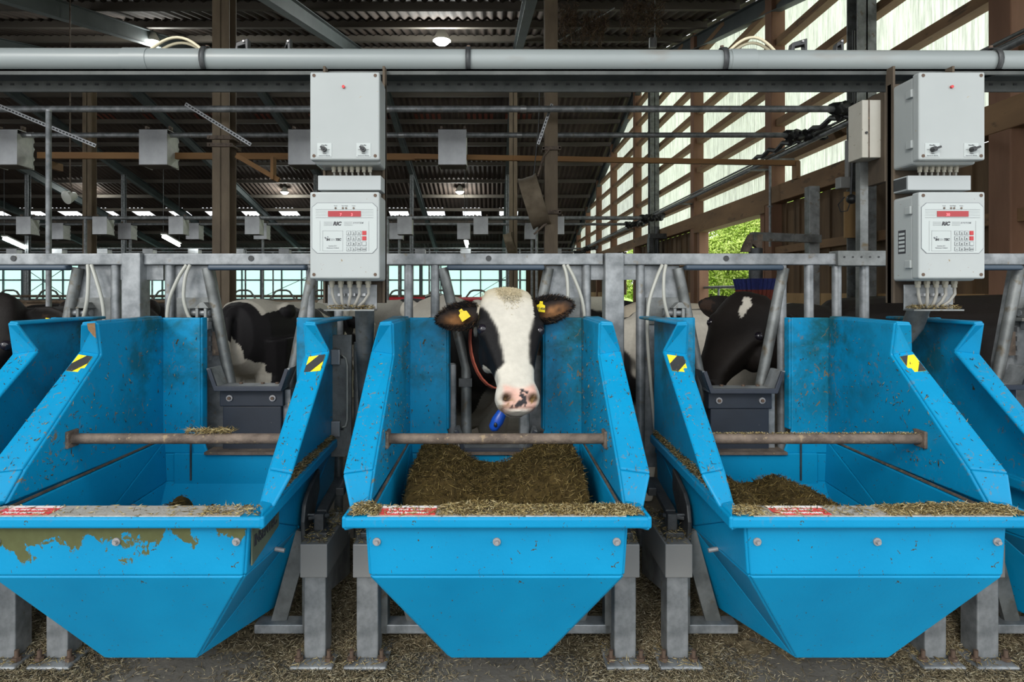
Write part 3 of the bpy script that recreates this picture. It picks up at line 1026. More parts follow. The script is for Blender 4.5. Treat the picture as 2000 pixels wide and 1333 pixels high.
def heap(name, label, hfun, x0, x1, d0, d1, n_chip, nx=70, ny=50, zbase=.15, pal=PAL_DARK, origin=None, L=(.012, .040)):
    """heightfield of chopped feed, with loose chips lying on it, one object"""
    xs, ds = np.linspace(x0, x1, nx), np.linspace(d0, d1, ny)
    Z = np.array([[max(hfun(x, d), hull_floor(x, d)) if zbase > .1 else hfun(x, d) for x in xs] for d in ds])
    v, col = [], []
    for j, d in enumerate(ds):
        for i, x in enumerate(xs):
            z = Z[j, i]
            q = noise.noise(Vector((x * 55, d * 55, z * 55)))
            q2 = noise.noise(Vector((x * 17, d * 17, 3)))
            v.append((x + q * .004, d + q2 * .006, z + q * .010 + q2 * .012))
            c = pal[0] * (1 + .5 * q) * .85
            col.append((*np.clip(c, .01, 1), 1))
    f = [(j * nx + i, j * nx + i + 1, (j + 1) * nx + i + 1, (j + 1) * nx + i) for j in range(ny - 1) for i in range(nx - 1)]
    # skirt down to the base
    ring = [i for i in range(nx)] + [j * nx + nx - 1 for j in range(1, ny)] + [(ny - 1) * nx + i for i in range(nx - 2, -1, -1)] + [j * nx for j in range(ny - 2, 0, -1)]
    b0 = len(v)
    for i in ring:
        v.append((v[i][0], v[i][1], hull_floor(v[i][0], v[i][1]) if zbase > .1 else min(zbase, v[i][2] - .01))); col.append(col[i])
    m_ = len(ring)
    for a in range(m_):
        b = (a + 1) % m_
        f.append((ring[a], ring[b], b0 + b, b0 + a))
    base_n = len(v)
    # chips
    ii = RNG.uniform(0, nx - 1.001, n_chip); jj = RNG.uniform(0, ny - 1.001, n_chip)
    i0, j0 = ii.astype(int), jj.astype(int)
    zz = Z[j0, i0] * (1 - (ii - i0)) + Z[j0, i0 + 1] * (ii - i0)
    zz2 = Z[j0 + 1, i0] * (1 - (ii - i0)) + Z[j0 + 1, i0 + 1] * (ii - i0)
    zz = zz * (1 - (jj - j0)) + zz2 * (jj - j0)
    P = np.stack([x0 + (x1 - x0) * ii / (nx - 1), d0 + (d1 - d0) * jj / (ny - 1), zz + RNG.uniform(-.002, .008, n_chip)], 1)
    # chips also cling to the near face
    origin = Vector(origin or ((x0 + x1) / 2, (d0 + d1) / 2, zbase))
    tmp = chips('tmp', P, M['feed'], pal=pal, flat=.8, L=L)
    cm = tmp.data
    cv = np.empty(len(cm.vertices) * 3); cm.vertices.foreach_get('co', cv)
    cc = np.empty(len(cm.vertices) * 4); cm.color_attributes['straw'].data.foreach_get('color', cc)
    cf = [tuple(p.vertices) for p in cm.polygons]
    bpy.data.objects.remove(tmp); bpy.data.meshes.remove(cm)
    allv = np.concatenate([np.array(v), cv.reshape(-1, 3)]) - np.array(origin)
    f += [tuple(i + base_n for i in t_) for t_ in cf]
    me = bpy.data.meshes.new(name)
    me.from_pydata(allv.tolist(), [], f)
    ca = me.color_attributes.new('straw', 'FLOAT_COLOR', 'POINT')
    ca.data.foreach_set('color', np.concatenate([np.array(col).ravel(), cc]).astype(np.float32))
    me.materials.append(M['feed'])
    o = bpy.data.objects.new(name, me)
    o.location = origin
    COL.objects.link(o)
    tag(o, label, 'feed', None, 'stuff')
    return o


def ss(a, b, x):
    t = min(1, max(0, (x - a) / (b - a)))
    return t * t * (3 - 2 * t)


def h_mid(x, d):
    x -= X0
    edge = ss(.325, .285, abs(x)) * ss(1.70, 1.80, d) * ss(2.49, 2.40, d)
    top = .46 + .11 * ss(1.75, 2.10, d) + .045 * math.exp(-((x + .22) / .13) ** 2) + .06 * math.exp(-((x - .25) / .15) ** 2) - .04 * math.exp(-((x + .02) / .10) ** 2) * ss(1.85, 2.1, d)
    return .24 + (top - .24) * edge


heap('silage_heap', 'tall brown heap of chopped feed below the white-faced cow', h_mid, X0 - .325, X0 + .325, 1.70, 2.49, 9000, 90, 60, .2)


def h_right(x, d):
    x -= X0 + PITCH
    edge = ss(.32, .14, x) * ss(-.33, -.29, x) * ss(1.72, 1.95, d) * ss(2.45, 2.3, d)
    return .2 + (.30 + .05 * math.sin(x * 25 + 1) * .4 + .03 * math.exp(-((x + .2) / .1) ** 2)) * edge


heap('silage_heap', "low dark heap of feed in the black cow's trough", h_right, X0 + PITCH - .33, X0 + PITCH + .3, 1.74, 2.46, 5200, 60, 50, .18)


def h_left(x, d):
    x -= X0 - PITCH
    return .17 + .275 * math.exp(-((x + .155) / .085) ** 2) * ss(1.98, 2.08, d) * ss(2.42, 2.3, d) + .25 * math.exp(-((x - .17) / .04) ** 2) * ss(1.98, 2.06, d) * ss(2.35, 2.25, d)


heap('silage_heap', 'last small clump of feed left in the paint-chipped trough', h_left, X0 - PITCH - .29, X0 - PITCH + .27, 1.97, 2.42, 2200, 50, 40, .16)


def scatter(n, x0, x1, d0, d1, z0, z1, clump=None):
    P = np.stack([RNG.uniform(x0, x1, n), RNG.uniform(d0, d1, n), RNG.uniform(z0, z1, n)], 1)
    if clump:
        keep = []
        for i, p in enumerate(P):
            q = noise.noise(Vector((p[0] * clump, p[1] * clump, 5))) * .5 + .5
            if RNG.uniform() < q ** 1.5 * 1.6:
                keep.append(i)
        P = P[keep]
    return P


def spill(label, P, origin, L=(.008, .030), pal=PAL):
    o = chips('spilled_feed', P, M['straw'], L=L, pal=pal, origin=origin)
    tag(o, label, 'feed', None, 'stuff')
    return o


def lip_spill(k, segs, label):
    cx = X0 + PITCH * k
    Ps = []
    for (a, b, n, h) in segs:
        P = scatter(n, cx + a, cx + b, 1.607, 1.684, 0, 1)
        w_ = np.sin((P[:, 0] - cx - a) / (b - a) * PI) ** .6
        P[:, 2] = .6225 + P[:, 2] ** 2 * h * w_ * (1 - np.abs(P[:, 1] - 1.645) / .05)
        Ps.append(P)
    spill(label, np.concatenate(Ps), (cx, 1.64, .621))


lip_spill(0, [(-.385, -.31, 420, .03), (-.15, .06, 1100, .03), (.0, .36, 1500, .016), (.2, .385, 700, .018), (-.38, .385, 500, .004)], 'golden chopped straw strewn along the lip below the cow')
lip_spill(1, [(.02, .385, 1700, .024), (-.385, -.30, 260, .008), (-.385, .385, 500, .004)], "golden chopped straw on the lip of the black cow's trough")
lip_spill(-1, [(.22, .385, 200, .008), (-.385, .385, 150, .003)], 'sparse straw bits on the lip of the paint-chipped trough')
# feed caught on the side ledges and bars
def ledge_spill(k, s, n, label, d0=1.72, d1=2.5):
    cx = X0 + PITCH * k
    P = scatter(n, 0, 1, d0, d1, 0, 1)
    hw1 = .392 - (P[:, 1] - 1.6) * .028
    x = .358 + (hw1 - .358) * P[:, 0]
    P[:, 0] = cx + s * x
    P[:, 2] = .627 + P[:, 2] ** 2 * .02
    spill(label, P, (cx + s * .37, 2.1, .62), pal=PAL * .75)


ledge_spill(-1, 1, 1600, 'dark feed crumbs on the ledge of the paint-chipped trough')
ledge_spill(1, -1, 1400, "dark feed crumbs on the ledge of the black cow's trough")
ledge_spill(0, -1, 700, "feed crumbs on one side ledge of the white-faced cow's trough")
ledge_spill(0, 1, 700, "feed crumbs on the other side ledge of the white-faced cow's trough")
P = scatter(260, X0 - PITCH + .02, X0 - PITCH + .17, 1.955, 1.975, .753, .768)
spill('tuft of straw hanging on the bar of the paint-chipped trough', P, (X0 - PITCH + .1, 1.965, .75), (.015, .05))
P = scatter(500, X0 + PITCH - .33, X0 + PITCH + .33, 1.957, 1.973, .7515, .755)
spill("crumbs lying along the bar in the black cow's trough", P, (X0 + PITCH, 1.965, .75), (.005, .014))


# litter on the floor: mounds round the legs thinning out to bare concrete
def h_floor(x, d):
    g = (x - X0) / PITCH - .5
    g = abs(g - round(g)) * PITCH            # distance to the middle of the nearest gap
    n1 = noise.noise(Vector((x * 4, d * 4, 1))) * .5 + .5
    m = .075 * math.exp(-(g / .20) ** 2) * ss(1.97, 2.35, d) + .05 * ss(2.1, 2.5, d) + .014 * n1 * math.exp(-(g / .26) ** 2) * ss(1.82, 1.95, d)
    return m - .012 + .014 * ss(2.02, 2.16, d + .1 * n1)


heap('spilled_feed', 'brown chopped feed heaped on the floor between the legs', h_floor, -2.9, 2.9, 1.80, 2.76, 34000, 240, 60, -.02, pal=PAL_FLOOR * .85, L=(.012, .040))
gaps = np.array([X0 + PITCH * (j + .5) for j in (-2, -1, 0, 1)])
n_ = 42000
P = np.stack([gaps[RNG.integers(0, 4, n_)] + RNG.normal(0, .17, n_), 1.90 + .75 * RNG.uniform(size=n_) ** 1.3, np.zeros(n_)], 1)
P[:, 2] = np.array([max(0, h_floor(p[0], p[1])) for p in P]) + RNG.uniform(.001, .014, n_)
spill('thick straw litter piled round the trough legs', P, (0, 2.2, 0), (.010, .042), PAL_FLOOR)
P = scatter(26000, -2.3, 2.4, 1.75, 2.12, .002, .008)
g = np.abs(((P[:, 0] - X0) / PITCH - .5) - np.round((P[:, 0] - X0) / PITCH - .5)) * PITCH
nz = np.array([noise.noise(Vector((p[0] * 3.5, p[1] * 3.5, 2))) for p in P])
prob = np.clip(1.3 * np.exp(-(g / .22) ** 2) + .5 * nz - .12 + (P[:, 1] - 1.98) * 2.0, .03, 1)
P = P[RNG.uniform(size=len(P)) < prob]
spill('loose straw chips thinning out over the bare concrete', P, (0, 1.8, 0), (.010, .038), PAL_FLOOR)

# ------------------------------------------------------------------ legs and weighing frames
def leg(k, s):
    cx = X0 + PITCH * k
    x = cx + s * .415
    mate = {(-2, 1): 'facing the paint-chipped one', (-1, -1): 'facing the cut-off neighbour', (-1, 1): "facing the cow's trough", (0, -1): 'facing the paint-chipped one',
            (0, 1): "facing the black cow's", (1, -1): "facing the white-faced cow's", (1, 1): 'facing the cut-off neighbour', (2, -1): "facing the black cow's"}[(k, s)]
    t = thing('weighing_leg', 'galvanised leg of %s, %s' % (WHO[k], mate), 'trough leg', (x, 2.0, 0), 'galvanised legs under the feed troughs')
    MB().box2((x - .035, 2.0, .018), (x + .035, 2.075, .30)).build('upright', M['galv'], t, bevel=.004)
    MB().box2((x - .0435, 1.985, .285), (x + .0435, 2.28, .392)).build('load_cell_cover', M['steel_box'], t, bevel=.003)
    MB().prism([(x - .03, 2.08, .285), (x - .03, 2.36, .285), (x - .03, 2.36, .13), (x - .03, 2.08, .2)], (.06, 0, 0)).build('rear_gusset', M['galv'], t)
    MB().box2((x - .068, 1.955, .004), (x + .068, 2.12, .018)).build('foot_plate', M['galv'], t, bevel=.006)
    for sx in (-.048, .048):
        b = MB().cyl((x + sx, 1.99, .018), (x + sx, 1.99, .052), .007, 8).build('anchor_bolt', M['rusty_bolt'], t)
        MB().cyl((x + sx, 1.99, .019), (x + sx, 1.99, .03), .014, 6).build('nut', M['rusty_bolt'], b)
    Pc = scatter(420, x - .042, x + .042, 1.99, 2.27, 0, 1)
    Pc[:, 2] = .394 + Pc[:, 2] ** 2 * .03
    o_ = chips('caked_feed', Pc, M['straw'], L=(.008, .03), pal=PAL * .8, parent=t, origin=(x, 2.1, .39), kind='stuff')
    Pc = scatter(160, x - .065, x + .065, 1.96, 2.11, .0195, .026)
    o_ = chips('caked_feed', Pc, M['straw'], L=(.010, .04), pal=PAL, parent=t, origin=(x, 2.0, .02), kind='stuff')
    # linkage on top, greasy
    mb = MB()
    mb.box2((x - .03, 2.03, .392), (x + .03, 2.10, .412))
    mb.box2((x - .018, 2.05, .41), (x + .014, 2.09, .465))
    mb.bar((x - s * .04, 2.05, .455), (x + s * .02, 2.09, .452), .03, .012)
    mb.bar((x + .0, 2.08, .46), (x - .0, 2.32, .50), .034, .02)
    mb.bar((x + s * .03, 2.2, .49), (x + s * .03, 2.42, .52), .03, .03)
    mb.build('linkage', M['dark_steel'], t, bevel=.003)
    # side arm: rounded hanger, upright, foot and slanting stay that cradle the hull
    xa = cx + s * .362
    mb = MB()
    poly = [(xa, 2.03, .36), (xa, 2.02, .45), (xa, 2.035, .50), (xa, 2.07, .53), (xa, 2.20, .575), (xa, 2.20, .50), (xa, 2.10, .40), (xa, 2.08, .36)]
    mb.prism(poly, (s * .014, 0, 0))
    mb.build('hanger_plate', M['dark_steel'], t, bevel=.004)
    MB().box2((xa - .004 * s, 2.05, .07), (xa + s * .02, 2.10, .40)).build('frame_upright', M['galv_dark'], t, bevel=.003)
    MB().box2((xa + s * .016, 2.05, .07), (cx + s * .20, 2.11, .10)).build('frame_foot', M['galv'], t, bevel=.003)
    MB().bar((xa - s * .004, 2.075, .40), (cx + s * .27, 2.085, .09), .05, .016, up=(0, 1, 0)).build('frame_stay', M['galv_dark'], t)
    mb = MB().cyl((xa + s * .01, 2.06, .455), (xa + s * .06, 2.06, .455), .009, 8)
    mb.build('pivot_pin', M['galv'], t)
    return t


for (k, s) in ((-2, 1), (-1, -1), (-1, 1), (0, -1), (0, 1), (1, -1), (1, 1), (2, -1)):
    leg(k, s)

# ------------------------------------------------------------------ feed fence behind the troughs
GD = 2.64
fence = thing('feed_fence', 'galvanised feed fence with square top rail behind the blue troughs', 'fence', (0, GD, -.2))
for (xa, xb) in ((-3.2, -1.555), (-1.475, .46), (.545, 1.44)):
    MB().box2((xa, GD - .025, 1.313), (xb, GD + .025, 1.361)).build('top_rail', M['galv'], fence, bevel=.004)
MB().box2((1.66, GD - .025, 1.313), (3.3, GD + .025, 1.361)).build('top_rail', M['galv'], fence, bevel=.004)
cl = MB().box2((1.44, GD - .04, 1.308), (1.68, GD + .035, 1.372)).build('perforated_clamp', M['galv_dark'], fence, bevel=.003, label='brown perforated clamp joining the rails')
for i in range(6):
    xx = 1.465 + i * .036
    MB().cyl((xx, GD - .041, 1.345), (xx, GD - .0385, 1.345), .0045, 8).build('hole', M['black_plastic'], cl)
for x in (-1.515, .503, 2.50, -3.2):
    MB().box2((x - .04, GD - .05, -.2), (x + .04, GD + .03, 1.362)).build('post', M['galv'], fence, bevel=.006)
    MB().box2((x - .11, GD + .0, 1.25), (x + .11, GD + .02, 1.312)).build('gusset', M['galv'], fence)
for x in (-1.95 - .43, -.78, -.66, -.363, -.25, 1.222, 1.337, 1.455, 1.572):
    MB().cyl((x, GD, -.2), (x, GD, 1.315), .019, 12).build('vertical_bar', M['galv'], fence)
MB().box2((-3.2, GD - .01, -.2), (3.3, GD + .05, .05)).build('foot_rail', M['galv_dark'], fence)
for k in (-2, -1, 0, 1):
    cx = X0 + PITCH * k
    h = MB().cyl((cx - .03, GD - .026, 1.34), (cx - .03, GD - .0285, 1.34), .012, 12).build('rail_hole', M['black_plastic'], fence)

GLAB = {-2: "beside the dark cow's ear", -1: 'above the paint-chipped trough', 0: 'around the white-faced cow', 1: 'in front of the black cow', 2: 'under the terminal with the reflection'}


def head_gate(k):
    cx = X0 + PITCH * k
    s = 1 if k % 2 == 0 else -1          # side that carries the drive panel
    t = thing('head_gate', 'sloping neck tubes and padded bar of the gate %s' % GLAB[k], 'gate', (cx, GD, -.2), 'head gates in the feed fence')
    MB().box2((cx - .205, GD - .05, 1.290), (cx + .205, GD + .0, 1.312)).build('padded_bar', M['navy_bar'], t, bevel=.009, seg=3)
    if k == 0:
        ends = ((cx - .225, 1.30, cx - .125, .88), (cx + .225, 1.30, cx + .12, .78))
    else:
        ends = ((cx - .225, 1.30, cx - .125, .80), (cx + .225, 1.30, cx + .125, .80))
    for (xa, za, xb, zb) in ends:
        MB().tube([(xa, GD, za), (xb, GD, zb), (xb, GD, .2)], .0225, 14).build('neck_tube', M['galv_dark'], t)
    if k == 0:
        MB().box2((cx - .205, GD - .06, .52), (cx - .165, GD - .02, .90)).build('guide_post', M['galv'], t, bevel=.01)
        MB().box2((cx + .10, GD - .06, .52), (cx + .14, GD - .02, .86)).build('guide_post', M['galv'], t, bevel=.01)
        MB().box2((cx - .155, GD - .03, .80), (cx - .10, GD + .0, .835)).build('tube_clip', M['dark_steel'], t)
    # drive panel: folded sheet with an upper face, access cover and hinge
    xo, xi = cx + s * .385, cx + s * .215
    pts = [(xo, 1.312), (xi, 1.312), (cx + s * .14, .90), (cx + s * .14, .45), (xo, .45)]
    MB().prism([(x, GD + .012, z) for x, z in pts], (0, .035, 0)).build('drive_panel', M['galv'], t, bevel=.003)
    c0, c1 = cx + s * .36, cx + s * .205
    cov = MB().box2((c0, GD + .004, 1.06), (c1, GD + .014, 1.175)).build('access_cover', M['galv_dark'], t, bevel=.002)
    MB().cyl((xo, GD, -.2), (xo, GD, 1.315), .019, 12).build('side_upright', M['galv'], t)
    # hinge with rollers
    hx = cx + s * .25
    mb = MB()
    mb.box2((hx - .05, GD - .045, 1.075), (hx + .05, GD + .01, 1.09))
    for q in (-.035, .0, .035):
        mb.box2((hx + q - .006, GD - .045, 1.09), (hx + q + .006, GD + .01, 1.13))
    mb.prism([(hx - .01, GD - .046, 1.13), (hx + .05, GD - .046, 1.13), (hx + .03, GD - .046, 1.155), (hx + .015, GD - .046, 1.155)], (0, .05, 0))
    mb.build('hinge', M['galv_dark'], t, bevel=.002)
    MB().cyl((hx - .045, GD - .02, 1.11), (hx + .045, GD - .02, 1.11), .014, 12).build('roller', M['galv'], t)
    MB().box2((hx - .03, GD - .05, 1.04), (hx + .05, GD - .01, 1.075)).build('valve_block', M['galv'], t, bevel=.003)
    # slotted latch strip and stained plate
    MB().box2((cx + s * .155, GD - .012, .93), (cx + s * .20, GD + .002, 1.03)).build('latch_plate', M['rust'], t)
    for i in range(4):
        MB().box2((cx + s * .205, GD - .014, .91 + i * .04), (cx + s * .214, GD + .0, .93 + i * .04)).build('reflector', M['galv_bright'], t)
    # clear air hoses
    for j, (a, b, z1) in enumerate(((.30, .335, 1.04), (.285, .27, 1.085))):
        xa, xb = cx + s * a, cx + s * b
        bow = s * (.05 if j == 0 else .02)
        zs = [1.312, 1.26, 1.17, 1.10, z1] if j else [1.312, 1.25, 1.14, .98, .62]
        pts = [(xa, GD - .03, zs[0]), (xa + bow * .6, GD - .045, zs[1]), (xa + bow + (xb - xa) * .4, GD - .055, zs[2]), (xb + bow * .6, GD - .05, zs[3]), (xb, GD - .045, zs[4])]
        fine = []
        for i in range(len(pts) - 1):
            p0, p1, p2, p3 = [Vector(pts[min(max(q, 0), len(pts) - 1)]) for q in (i - 1, i, i + 1, i + 2)]
            for u in np.linspace(0, 1, 5)[:-1]:
                fine.append(.5 * ((2 * p1) + (p2 - p0) * u + (2 * p0 - 5 * p1 + 4 * p2 - p3) * u * u + (3 * p1 - p0 - 3 * p2 + p3) * u ** 3))
        fine.append(Vector(pts[-1]))
        MB().tube(fine, .0075, 8).build('air_hose', M['hose'], t)
        if j:
            MB().cyl(fine[-1], fine[-1] - Vector((0, 0, .03)), .011, 8).build('hose_fitting', M['black_plastic'], t)
    return t


for k in (-2, -1, 0, 1, 2):
    head_gate(k)


def barrier(k, z, label):
    """lifting barrier: navy board with a shallow U-shaped tray on top"""
    cx = X0 + PITCH * k
    t = thing('lifting_barrier', label, 'barrier', (cx, GD - .06, z - .4), 'lifting barriers in the head gates')
    y0, y1 = GD - .10, GD - .055
    ty0, ty1 = GD - .135, GD - .035
    MB().box2((cx - .12, y0 + .006, z - .30), (cx + .12, y1, z - .085)).build('lower_board', M['navy'], t, bevel=.004)
    MB().box2((cx - .13, y0, z - .085), (cx + .13, y1 + .005, z - .012)).build('upper_board', M['navy'], t, bevel=.004)
    MB().box2((cx - .135, ty0, z - .014), (cx + .135, ty1, z + .002)).build('tray_floor', M['galv'], t)
    poly = [(-.135, -.016), (.135, -.016), (.165, .07), (.150, .075), (.125, .004), (-.125, .004), (-.150, .075), (-.165, .07)]
    MB().prism([(cx + a, ty0 - .006, z + b) for a, b in poly], (0, .012, 0)).build('front_edge', M['rubber'], t, bevel=.002)
    for s in (-1, 1):
        e = MB().prism([(cx + s * .128, ty0, z + .0), (cx + s * .156, ty0, z + .075), (cx + s * .152, ty1, z + .075), (cx + s * .124, ty1, z + .0)], (s * .012, 0, 0)).build('tray_wing', M['galv'], t)
        b = MB().cyl((cx + s * .088, y0 + .001, z - .05), (cx + s * .088, y0 - .006, z - .05), .013, 14).build('washer', M['bolt'], t)
        MB().cyl((cx + s * .088, y0 - .006, z - .05), (cx + s * .088, y0 - .013, z - .05), .007, 6).build('bolt_head', M['rusty_bolt'], b)
    for a in (-.06, .03, .09):
        MB().cyl((cx + a, ty1 - .02, z + .002), (cx + a, ty1 - .02, z + .008), .008, 8).build('rivet', M['rusty_bolt'], t)
    MB().box2((cx + .122, y1 - .02, z - .34), (cx + .152, y1 + .02, z - .02)).build('guide_bar', M['galv'], t)
    return t


barrier(-1, .815, 'navy lifting barrier with grey tray behind the paint-chipped trough')
barrier(1, .805, "navy lifting barrier with grey tray under the black cow's head")
barrier(0, .565, 'lowered dark barrier under the white-faced cow, just above the feed')
barrier(2, .82, 'half hidden lifting barrier at the cut-off trough wing')

# sensor panel in the gap beside the paint-chipped trough
sp = thing('sensor_panel', 'dark galvanised panel with two small sensors and a thin conduit', 'panel', (-.60, 2.44, 0))
MB().box2((-.640, 2.44, .55), (-.560, 2.455, 1.03)).build('plate', M['galv_dark'], sp, bevel=.002)
for z in (.945, .665):
    s_ = MB().box2((-.635, 2.415, z - .03), (-.60, 2.44, z + .03)).build('sensor', M['galv_bright'], sp, bevel=.003)
    MB().cyl((-.60, 2.43, z), (-.59, 2.43, z), .006, 8).build('connector', M['black_plastic'], s_)
MB().tube([(-.595, 2.43, .95), (-.58, 2.43, .94), (-.574, 2.43, .91), (-.574, 2.43, .70), (-.58, 2.43, .675), (-.595, 2.43, .668)], .004, 8).build('conduit', M['hose'], sp)
MB().cyl((-.54, 2.46, .02), (-.54, 2.46, 1.0), .016, 10).build('stand_tube', M['galv_dark'], sp)


# ------------------------------------------------------------------ overhead line: pipe on a perforated beam
PZ, PD, PR = 2.033, 2.25, .0435
pipe = thing('overhead_pipe', 'thick grey plastic pipe running along the whole feed line', 'pipe', (0, PD, PZ))
MB().cyl((-3.4, PD, PZ + .008), (3.4, PD, PZ - .010), PR, 28).build('pipe', M['pvc'], pipe)
for px_ in (405, 915, 1410, 1935):
    x = (px_ - VX) * PD / FPX
    mb = MB()
    ring, ring2 = [], []
    for j in range(20):
        a = 2 * PI * j / 20
        ring.append((PR + .004, a))
    vs_ = []
    for xx in (-.009, .009):
        for rr, a in ring:
            vs_.append((x + xx, PD + rr * math.cos(a), PZ - .002 * x + rr * math.sin(a)))
    mb.add(vs_, [(j, (j + 1) % 20, 20 + (j + 1) % 20, 20 + j) for j in range(20)], True)
    c_ = mb.build('pipe_clamp', M['dark_steel'], pipe, solid=.004, offset=1)
    MB().cyl((x, PD, PZ + PR), (x, PD, PZ + PR + .014), .007, 8).build('clamp_screw', M['rusty_bolt'], c_)
for px_ in (270, 1447):
    x = (px_ - VX) * PD / FPX
    MB().cyl((x - .045, PD, PZ - .002 * x), (x + .045, PD, PZ - .002 * x), PR + .0022, 28).build('sleeve', M['pvc'], pipe)
beam = thing('perforated_beam', 'dark grey perforated steel angle carrying the thick pipe', 'beam', (0, 2.28, 1.95))
mb = MB()
mb.box2((-3.4, 2.21, 1.985), (3.4, 2.32, 1.992))
mb.box2((-3.4, 2.315, 1.945), (3.4, 2.322, 1.992))
mb.box2((-3.4, 2.21, 1.972), (3.4, 2.216, 1.992))
mb.build('angle', M['beam_dark'], beam)
hole0 = proto(MB().box2((-.007, -.002, -.004), (.007, 0, .004)), 'slot', M['black_plastic'], beam, (-2.2, 2.3155, 1.972))
for i in range(1, 100):
    share(hole0, 'slot', beam, Vector((-2.2 + i * .045, 2.3155, 1.972)) - wloc(beam))
for x in (-3.3, 3.3):
    MB().box2((x - .04, 2.24, 0), (x + .04, 2.32, 1.99)).build('stanchion', M['galv'], beam)
# cream hoses arching over the pipe
for px0, px1, lab in ((280, 405, 'pair of cream hoses arching over the pipe near the bright lamp'), (1415, 1520, 'pair of cream hoses arching over the pipe before the translucent wall')):
    t = thing('hose_loop', lab, 'hose', ((px0 - VX) * 2.3 / FPX, 2.3, PZ + .03), 'cream hose loops on the pipe')
    xa, xb = (px0 - VX) * 2.27 / FPX, (px1 - VX) * 2.27 / FPX
    for j in range(2):
        dx = j * .014
        pts = []
        for u in np.linspace(0, 1, 14):
            x = xa + dx + (xb - xa - dx) * u
            z = PZ + .03 + (.066 - j * .012) * (math.sin(PI * min(1, u * 1.9 + .0) * .5) if u < .53 else math.cos((u - .53) / .47 * PI / 2) ** .9) 
            pts.append((x, 2.27 + j * .02, z))
        MB().tube(pts, .0055, 8).build('hose', M['hose_cream'], t)
# black plastic brackets standing on the pipe
for i, (px_, lab, wdt) in enumerate(((474, 'black plastic clip on the pipe beside the brown column', 26), (563, 'narrow black clip on the pipe', 12), (1557, 'larger black clip on the pipe before the translucent wall', 32), (1636, 'upright dark clip on the pipe near the side wall column', 16))):
    x = (px_ - VX) * 2.27 / FPX
    w_ = wdt * 2.27 / FPX
    t = thing('cable_clip', lab, 'clip', (x, 2.27, PZ + PR), 'black clips on the overhead pipe')
    z0 = PZ + PR - .006
    MB().prism([(x - w_ / 2, 2.255, z0), (x - w_ / 2 + .006, 2.255, z0 + .034), (x + w_ / 4, 2.255, z0 + .046), (x + w_ / 2, 2.255, z0 + .05), (x + w_ / 2, 2.255, z0 + .0), (x + w_ / 2 - .008, 2.255, z0), (x + w_ / 2 - .010, 2.255, z0 + .028), (x - w_ / 4, 2.255, z0 + .02), (x - w_ / 4, 2.255, z0)], (0, .03, 0)).build('body', M['black_plastic'], t, bevel=.002)
    MB().cyl((x + w_ * .2, 2.25, z0 + .038), (x + w_ * .2, 2.29, z0 + .038), .004, 8).build('pin', M['bolt'], t)


